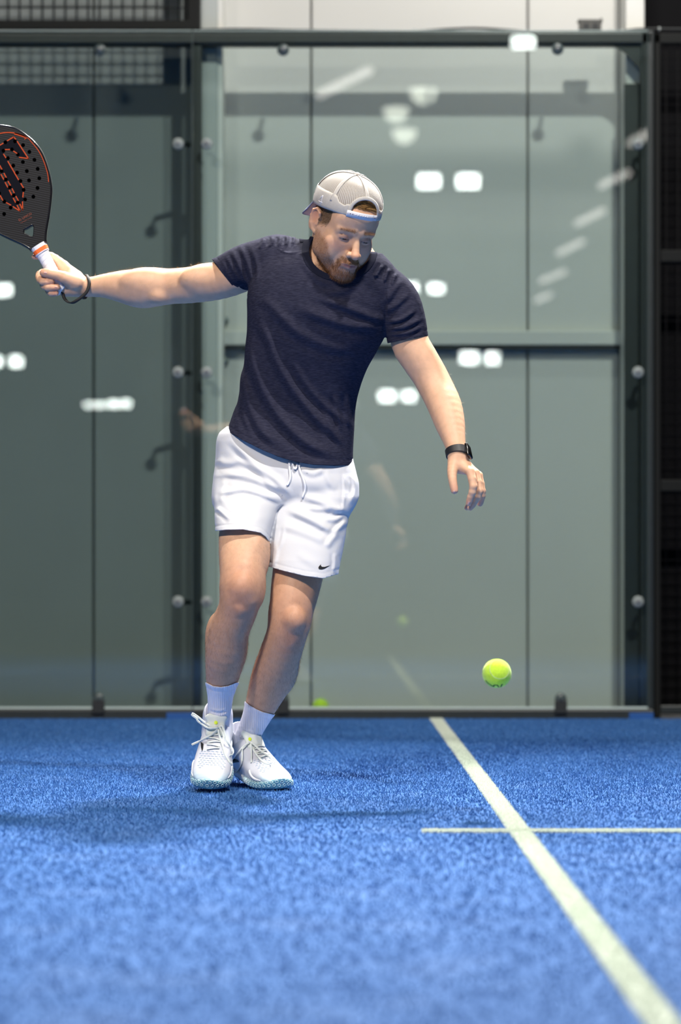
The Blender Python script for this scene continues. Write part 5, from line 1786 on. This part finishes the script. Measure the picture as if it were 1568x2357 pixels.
for a in (-0.455, -0.385): stud(a, .050, .0014, m_hole, .0010, .0022)
for a in (-0.30, -0.225, -0.150, -0.075, 0.0, 0.075): stud(a, .052, .0016, m_strap, .0018, .0022)
for a in (0.36, 0.43): stud(a, .050, .0012, m_hole, .0009, .0016)
# button
v, f = lathe_vf([(.0078, -.002), (.0078, .002), (.0062, .0042), (.003, .0054), (0.0003, .0058)], hl(CC[0], CC[1], CC[2] + CR[2] + .0005), HR[:, 2], 20)
cput(mesh_np('button', v, f, m_capw, None))
# brim at the back
V, Fc = [], []
NB, MB_ = 30, 10
for i in range(NB + 1):
    a = math.pi + (i / NB - .5) * 2 * 1.05
    for j in range(MB_ + 1):
        s = j / MB_
        x, y, z = cap_pt(a, 0.0, 0.001)
        ext = 0.070 * math.sqrt(max(0, 1 - ((i / NB - .5) * 2) ** 2 * 0.97)) * s
        V.append(hl(x * (1 + 0.10 * s), y - 0.72 * ext, z - 0.85 * ext - 0.016 * (abs(i / NB - .5) * 2) ** 2 * s))
for i in range(NB):
    for j in range(MB_):
        Fc.append((i * (MB_ + 1) + j, i * (MB_ + 1) + j + 1, (i + 1) * (MB_ + 1) + j + 1, (i + 1) * (MB_ + 1) + j))
m_brim = mat('slate brim', srgb(112, 118, 150), 0.75)
solidify(cput(mesh_np('brim', V, Fc, m_brim, None)), 0.003, 0)
# small raised mark on the side band
for pl in ([(-1.43, .20), (-1.50, .13)], [(-1.43, .20), (-1.40, .04)], [(-1.52, .085), (-1.36, .085)]):
    pts = [hl(*cap_pt(a, t, .0022)) for a, t in np.linspace(pl[0], pl[1], 5)]
    cput(tube('side_mark', pts, .0009, m_strap, None, 6))
# ================================================================== RACKET
RS = (DM + RW) / F
racket = empty('padel_racket')
Rm_ = Matrix(((0.883, GA[0], 0), (0, 0, -1), (0.470, 0.883, 0)))
nrm_ = 1 / math.hypot(0.883, 0.470)
racket.matrix_world = Matrix.Translation(Vector(M(143, 668, RW))) @ (Rm_ * nrm_).to_4x4()
tag(racket, 'black carbon padel racket with orange line print and white grip, held at arm\'s length', 'racket')
def rl(px, py):
    """picture point -> racket plane (across, along) in metres"""
    dx, dy = px - 143, py - 668
    return ((dx * 0.883 + dy * -0.470) * RS, (dx * GA[0] + dy * GA[1]) * RS)
def rput(o):
    o.parent = racket
    return o
half = [(19.0, 114), (22, 122), (33, 139), (51.6, 163), (75, 196), (90, 222), (101, 258), (107, 300), (101.5, 335), (83, 373), (58, 396), (30, 409), (0, 413)]
hp_ = spline(half, 72)
outl = np.vstack([hp_, (hp_ * [-1, 1])[::-1][1:]]) * RS
def curve_mesh(name, loops, depth, bevel, res=2):
    cu = bpy.data.curves.new(name, 'CURVE'); cu.dimensions = '2D'; cu.fill_mode = 'BOTH'
    for lp in loops:
        sp = cu.splines.new('POLY'); sp.points.add(len(lp) - 1)
        for p, c in zip(sp.points, lp): p.co = (c[0], c[1], 0, 1)
        sp.use_cyclic_u = True
    cu.extrude = depth; cu.bevel_depth = bevel; cu.bevel_resolution = res
    o = bpy.data.objects.new(name, cu); COL.objects.link(o)
    dg = bpy.context.evaluated_depsgraph_get()
    me = bpy.data.meshes.new_from_object(o.evaluated_get(dg))
    me.name = name
    bpy.data.objects.remove(o); bpy.data.curves.remove(cu)
    return me
throat = spline([rl(*p) for p in ((55.2, 532), (56.5, 528.6), (66, 523.5), (74.6, 518.8), (79.6, 522), (80.0, 530), (78.6, 544), (74, 547.6), (64, 542.5), (56, 538.2), (55.2, 532))], 40)[:-1]
zz = lambda L, y0: [(a / 12.06, y0 + b / 12.06) for a, b in L]
hpx = zz([(170, 600), (435, 575), (660, 680), (835, 865), (115, 835), (350, 795), (515, 940), (240, 1040), (975, 1085), (655, 1145), (390, 1245), (1065, 1335), (765, 1395), (495, 1440),
          (65, 1400), (1110, 1595), (825, 1655), (590, 1670), (180, 1630), (290, 1845), (675, 1915), (1060, 1865), (400, 2070), (945, 2105), (715, 2180), (510, 2265), (140, 2240), (0, 2010)], 280) + zz([(315, 480), (135, 655)], 440)
cen = [rl(*p) for p in hpx]
mir = [(-a, b) for a, b in cen if a > 0.012]
allc = list(cen)
for c in mir:
    if all(math.hypot(c[0] - d[0], c[1] - d[1]) > 0.0135 for d in allc): allc.append(c)
hole_loops = [[(c[0] + .0051 * math.cos(t), c[1] + .0051 * math.sin(t)) for t in np.linspace(0, 2 * math.pi, 17)[:-1]] for c in allc]
me = curve_mesh('racket_head', [outl, throat] + hole_loops, 0.0145, 0.0)
# outline bevel comes from a rounded frame tube; face is carbon weave
m_carbon = bpy.data.materials.new('carbon weave'); m_carbon.use_nodes = True
nt = m_carbon.node_tree; b_ = nt.nodes['Principled BSDF']; b_.inputs['Roughness'].default_value = 0.5; b_.inputs['Specular IOR Level'].default_value = 0.25
tc = nt.nodes.new('ShaderNodeTexCoord'); mpn = nt.nodes.new('ShaderNodeMapping'); mpn.inputs['Rotation'].default_value = (0, 0, math.radians(40))
nt.links.new(tc.outputs['Object'], mpn.inputs['Vector'])
sp_ = nt.nodes.new('ShaderNodeSeparateXYZ'); nt.links.new(mpn.outputs[0], sp_.inputs[0])
s1_ = mth('SINE', mth('MULTIPLY', sp_.outputs[1], 2 * math.pi / 0.0058))
s2_ = mth('SINE', mth('MULTIPLY', mth('ADD', sp_.outputs[0], mth('MULTIPLY', sp_.outputs[1], 0.6)), 2 * math.pi / 0.0021))
wv_ = mth('MULTIPLY', mth('GREATER_THAN', s1_, 0.25), mth('ADD', mth('MULTIPLY', s2_, 0.35), 0.65))
rp = nt.nodes.new('ShaderNodeValToRGB'); rp.color_ramp.elements[0].color = (*srgb(7, 8, 12), 1); rp.color_ramp.elements[1].color = (*srgb(44, 46, 52), 1)
nt.links.new(wv_, rp.inputs[0]); nt.links.new(rp.outputs[0], b_.inputs['Base Color'])
me.materials.append(m_carbon)
head = rput(link(bpy.data.objects.new('racket_head', me)))
m_rim = mat('glossy black rim', (0.006, 0.006, 0.009), 0.22, coat=0.5)
rim3 = np.column_stack([outl, np.zeros(len(outl))])
v, f = tube_vf(rim3, 0.0165, 10, 0.24, np.array([0, 0, 1.0]))
rput(mesh_np('rim', v, f, m_rim, None))
v, f = tube_vf(np.column_stack([throat, np.zeros(len(throat))]), 0.0155, 8, 0.20, np.array([0, 0, 1.0]), True)
rput(mesh_np('throat_rim', v, f, m_rim, None))
# printed graphics, 0.4 mm proud of the face
m_or = mat('orange print', srgb(176, 66, 28), 0.6, spec=0.2)
m_nv = mat('matt navy print', srgb(7, 9, 20), 0.7, spec=0.1)
ZF = 0.0149
def stroke(pts, wd, z=ZF + .0003):
    p = [np.array(rl(*a)) for a in pts]
    V, Fc = [], []
    if len(p) > 6:      # a smooth arc: one continuous strip
        q_ = np.array(p); d = np.gradient(q_, axis=0); d /= np.hypot(d[:, 0], d[:, 1])[:, None]
        n = np.stack([-d[:, 1], d[:, 0]], 1) * wd * RS / 2
        V = [(a[0], a[1], z) for pair in zip(q_ - n, q_ + n) for a in pair]
        return V, [(2 * i, 2 * i + 2, 2 * i + 3, 2 * i + 1) for i in range(len(p) - 1)]
    for i in range(len(p) - 1):
        d = p[i + 1] - p[i]; d /= np.hypot(*d); n = np.array([-d[1], d[0]]) * wd * RS / 2
        a, b = p[i] - d * wd * RS * .3, p[i + 1] + d * wd * RS * .3
        k = len(V)
        for c in (a - n, b - n, b + n, a + n): V.append((c[0], c[1], z))
        for c in (a - n, b - n, b + n, a + n): V.append((c[0], c[1], z - .0004))
        Fc += [(k, k + 1, k + 2, k + 3), (k + 4, k + 7, k + 6, k + 5), (k, k + 4, k + 5, k + 1), (k + 1, k + 5, k + 6, k + 2), (k + 2, k + 6, k + 7, k + 3), (k + 3, k + 7, k + 4, k)]
    return V, Fc
st = []
for L in ([(-250, 840), (0, 695), (108, 630)], [(225, 560), (400, 455), (460, 518)], [(500, 580), (810, 1052), (560, 1020)], [(168, 805), (290, 800)], [(400, 850), (490, 908)], [(120, 930), (185, 1030)],
          [(240, 1130), (535, 1640)], [(600, 1745), (670, 1860)], [(668, 1990), (655, 2120)], [(645, 2250), (648, 2470)],
          [(15, 1240), (75, 1350)], [(135, 1460), (195, 1575)], [(250, 1685), (310, 1795)], [(360, 1890), (415, 2000)], [(465, 2100), (530, 2215)], [(575, 2315), (650, 2475)],
          [(50, 1495), (125, 1630)], [(165, 1715), (235, 1845)], [(280, 1930), (345, 2060)], [(390, 2150), (450, 2265)], [(495, 2350), (580, 2510)],
          [(30, 2080), (100, 2210)], [(200, 2275), (320, 2340)], [(385, 2385), (580, 2510)]):
    st.append(stroke(zz(L, 280), 2.6))
arc = spline(zz([(-600, 560), (-300, 430), (0, 362), (200, 332), (420, 345), (600, 395), (742, 448)], 280), 30)
st.append(stroke([tuple(p) for p in arc], 2.4))
st.append(stroke([tuple(p) for p in spline(zz([(420, 358), (500, 378), (600, 410), (735, 458)], 280), 12)], 5.0))
arc = spline(zz([(700, 520), (785, 478), (900, 600), (1050, 780), (1150, 940), (1235, 1130), (1300, 1320), (1348, 1500), (1368, 1700)], 280), 40)
st.append(stroke([tuple(p) for p in arc], 1.8))
v, f = join_vf(st)
tag(rput(mesh_np('orange_line_print', v, f, m_or, None, False)))
for poly in ([(-250, 840), (400, 460), (810, 1050), (560, 1020), (490, 905), (290, 800), (165, 805), (115, 900), (240, 1130), (535, 1640), (675, 1880), (650, 2470), (15, 1240), (-150, 940)],
             [(-300, 1500), (0, 2010), (110, 2220), (330, 2345), (585, 2510), (40, 1470), (-120, 1190)]):
    loop = np.array([rl(*p) for p in zz(poly, 280)])
    st_ = 0.0008
    gx, gy = [np.arange(loop[:, i].min(), loop[:, i].max(), st_) for i in (0, 1)]
    X, Y = np.meshgrid(gx, gy, indexing='ij'); cx, cy = X + st_ / 2, Y + st_ / 2
    ins = np.zeros(X.shape, bool)
    for (x0, y0), (x1, y1) in zip(loop, np.roll(loop, -1, 0)):
        ins ^= ((y0 > cy) != (y1 > cy)) & (cx < (x1 - x0) * (cy - y0) / (y1 - y0 + 1e-12) + x0)
    for c in allc: ins &= np.hypot(cx - c[0], cy - c[1]) > .0049
    hw_ = np.interp(cy, outl[:72, 1], outl[:72, 0]); ins &= np.abs(cx) < hw_ - .004
    k = np.argwhere(ins)
    x, y = gx[k[:, 0]], gy[k[:, 1]]
    V = np.stack([np.stack([x + a * st_, y + b * st_, np.full(len(x), ZF + .0001)], 1) for a, b in ((0, 0), (1, 0), (1, 1), (0, 1))], 1).reshape(-1, 3)
    rput(mesh_np('navy_print', V, np.arange(len(V)).reshape(-1, 4), m_nv, None, False))
# hole shadows stay open through the print: short dark sleeves line each hole
m_sleeve = mat('hole sleeve', (0.004, 0.004, 0.005), 0.5)
parts = []
for c in allc:
    n = 14
    V, Fc = [], []
    for z, r in ((ZF + .0008, .0050), (ZF - .0006, .0046), (-ZF, .0046)):
        for s in range(n): V.append((c[0] + r * math.cos(2 * math.pi * s / n), c[1] + r * math.sin(2 * math.pi * s / n), z))
    for k in range(2):
        for s in range(n): Fc.append((k * n + s, k * n + (s + 1) % n, (k + 1) * n + (s + 1) % n, (k + 1) * n + s))
    Fc.append(tuple(range(2 * n, 3 * n)))
    parts.append((np.array(V), Fc))
for i, (v, f) in enumerate(parts):
    rput(mesh_np('hole', v, f, m_sleeve, None))
# lettering above the throat
def text(body, size, px, py, ang, material):
    cu = bpy.data.curves.new('lettering', 'FONT'); cu.body = body; cu.size = size; cu.extrude = 0.0001; cu.align_x = 'CENTER'; cu.align_y = 'CENTER'
    o = bpy.data.objects.new('lettering', cu); COL.objects.link(o)
    me = bpy.data.meshes.new_from_object(o.evaluated_get(bpy.context.evaluated_depsgraph_get()))
    bpy.data.objects.remove(o); bpy.data.curves.remove(cu)
    me.name = 'lettering'; me.materials.append(material)
    o = rput(link(bpy.data.objects.new('lettering', me)))
    x, y = rl(px, py); o.location = (x, y, ZF + .0003); o.rotation_euler = (0, 0, ang)
    return o
m_or2 = mat('dull orange print', srgb(128, 58, 36), 0.5)
# text runs up to the right in the picture; racket axis is tilted 28 degrees, so it lies nearly square to the handle
ta = math.atan2(*(lambda a, b: (b[1] - a[1], b[0] - a[0]))(rl(42, 512), rl(78, 492)))
text('EL UNICO', 0.0088, 59.5, 501.5, ta, m_or2)
text('P O W E R  L I N E', 0.0042, 62, 509, ta, m_or2)

# ---- handle with overgrip
m_grip = mat('white overgrip', srgb(226, 228, 238), 0.7, bump=(300, 0.1, 0.001))
n = 160
V, Fc = [], []
SEG = 20
for i in range(n):
    s = -2 + (106) * i / (n - 1)
    saw = (s / 11.0) % 1.0
    r = (14.2 + (s > 88) * (s - 88) * 0.14 + 1.3 * math.exp(-((s - 2) / 6.0) ** 2)) + 0.55 * (1 - saw) - 0.9 * math.exp(-((saw - 0.03) / .05) ** 2)
    if i == 0: r *= 0.88
    for k in range(SEG):
        th = 2 * math.pi * k / SEG
        cx, sx_ = math.cos(th), math.sin(th)
        qn = (abs(cx) ** 3 + abs(sx_) ** 3) ** (-1 / 3)
        V.append((r * RS * cx * qn * .98, (s + 4.2 * cx) * RS, r * RS * sx_ * qn * .98))
for i in range(n - 1):
    for k in range(SEG):
        k2 = (k + 1) % SEG
        Fc.append((i * SEG + k, i * SEG + k2, (i + 1) * SEG + k2, (i + 1) * SEG + k))
Fc.append(tuple(range(SEG - 1, -1, -1))); Fc.append(tuple((n - 1) * SEG + k for k in range(SEG)))
rput(mesh_np('grip', V, Fc, m_grip, None))
def sleeve(name, s0, s1, r0, r1, material):
    V, Fc = [], []
    for s, r in ((s0, r0 * .9), (s0, r0), (s1, r1), (s1, r1 * .9)):
        for k in range(24):
            th = 2 * math.pi * k / 24; cx, sx_ = math.cos(th), math.sin(th)
            qn = (abs(cx) ** 3 + abs(sx_) ** 3) ** (-1 / 3)
            V.append((r * RS * cx * qn, (s + 1.5 * cx) * RS, min(r, 17.5) * RS * sx_ * qn))
    for j in range(3):
        for k in range(24):
            Fc.append((j * 24 + k, j * 24 + (k + 1) % 24, (j + 1) * 24 + (k + 1) % 24, (j + 1) * 24 + k))
    return rput(mesh_np(name, V, Fc, material, None, False))
sleeve('grip_collar', 96, 116, 17.0, 19.4, m_grip)
m_band_o = mat('orange band', srgb(255, 112, 44), 0.5)
sleeve('orange_band', 98.5, 107.5, 17.9, 18.9, m_band_o)
# ---- safety cord round the wrist (world space)
wr = [(143, 667, RW), (147.5, 685, RW - .01), (155, 694, RW - .018), (165, 697, RW - .026), (176, 692, RW - .030), (190, 682, RW - .032), (198.5, 673, RW - .033), (203.7, 662, RW - .032),
      (205.5, 650, RW - .028), (203.0, 639, RW - .016), (199, 633, RW + .006), (196, 640, RW + .026), (198, 660, RW + .031), (199, 680, RW + .020), (194, 687, RW - .004), (186, 685, RW - .02)]
p = spline([M(*a) for a in wr], 80)
ctr = M(196, 660, .175)
v, f = tube_vf(p, 3.9 * PX, 8, 0.5, np.array([[0.75, 0.0, -0.1]] * 80))
mw = np.array(racket.matrix_world.inverted())
v = np.array(v) @ mw[:3, :3].T + mw[:3, 3]
rput(mesh_np('wrist_cord', v, f, mat('black cord', (0.006, 0.006, 0.007), 0.7, bump=(900, 0.2, 0.0006)), None))

# ================================================================== BALLS
m_felt = mat('felt', srgb(196, 232, 62), 0.9, sheen=0.5, bump=(900, 0.35, 0.0012), noise=(240, 0.10), spec=0.15)
m_bseam = mat('ball seam', srgb(190, 208, 150), 0.7)
m_ink = mat('dark green ink', srgb(20, 84, 40), 0.8)
def ball(c, r, label, axis):
    bm = bmesh.new(); bmesh.ops.create_icosphere(bm, subdivisions=5, radius=r)
    bmesh.ops.translate(bm, verts=bm.verts, vec=Vector(c))
    o = bm_obj('tennis_ball', bm, m_felt, None, True)
    for v in (): pass
    tag(o, label, 'ball', 'yellow-green balls')
    ax = np.array(axis, float); ax /= np.linalg.norm(ax)
    a, b = frame_of(ax)
    for sg in (1, -1):
        ca = math.cos(math.radians(43)); sa = math.sin(math.radians(43))
        ring = [np.array(c) + (r * 0.9965) * (sg * ax * ca + sa * (math.cos(t) * a + math.sin(t) * b)) for t in np.linspace(0, 2 * math.pi, 49)[:-1]]
        s = tube('seam', ring, 0.0012, m_bseam, None, 8, 0.6, None, True); s.parent = o
    n = 7000
    d = rng.normal(0, 1, (n, 3)); d /= np.linalg.norm(d, axis=1, keepdims=True)
    fz = strands('felt_fuzz', np.array(c) + d * r * 0.995, d, 0.0014, 0.00014, srgb(176, 220, 50), srgb(226, 250, 110), None, 0.5, None, 1, 0.8)
    fz.parent = o
    return o
BD = 5.52
bc = at(1144, 1550, BD); br_ = 33.2 * BD / F
b1 = ball(bc, br_, 'bright yellow-green ball in mid-air with dark print underneath', (0.17, -0.9, 0.38))
def on_ball(px, py, off=0.0004):
    o = np.array([0, 0, H]); d = at(px, py, BD) - o; d /= np.linalg.norm(d)
    oc = o - bc; bq = oc @ d; cq = oc @ oc - br_ ** 2
    t = -bq - math.sqrt(max(bq * bq - cq, 0))
    p = o + d * t
    return bc + (p - bc) / np.linalg.norm(p - bc) * (br_ + off)
z7 = lambda L: [(1090 + a / 14.25, 1500 + b / 14.25) for a, b in L]
for L, w_ in (([(412, 940), (440, 985), (500, 1040), (580, 1095), (640, 1132), (690, 1140)], 1.7), ([(640, 1135), (680, 1105), (730, 1090), (790, 1105), (830, 1155)], 1.5), ([(945, 1060), (925, 1100), (895, 1150)], 2.0)):
    p = spline(z7(L), 16)
    s = tube('print', [on_ball(*a) for a in p], w_ * BD / F, m_ink, None, 8, 0.35, np.array([on_ball(*a) - bc for a in p])[:, [2, 1, 0]] * [1, 0, -1])
    s.parent = b1
b2 = ball((wx(738, 9.78), 9.78, 0.0336), 0.0336, 'yellow-green ball lying on the floor behind the glass', (0.3, 0.4, 0.8))
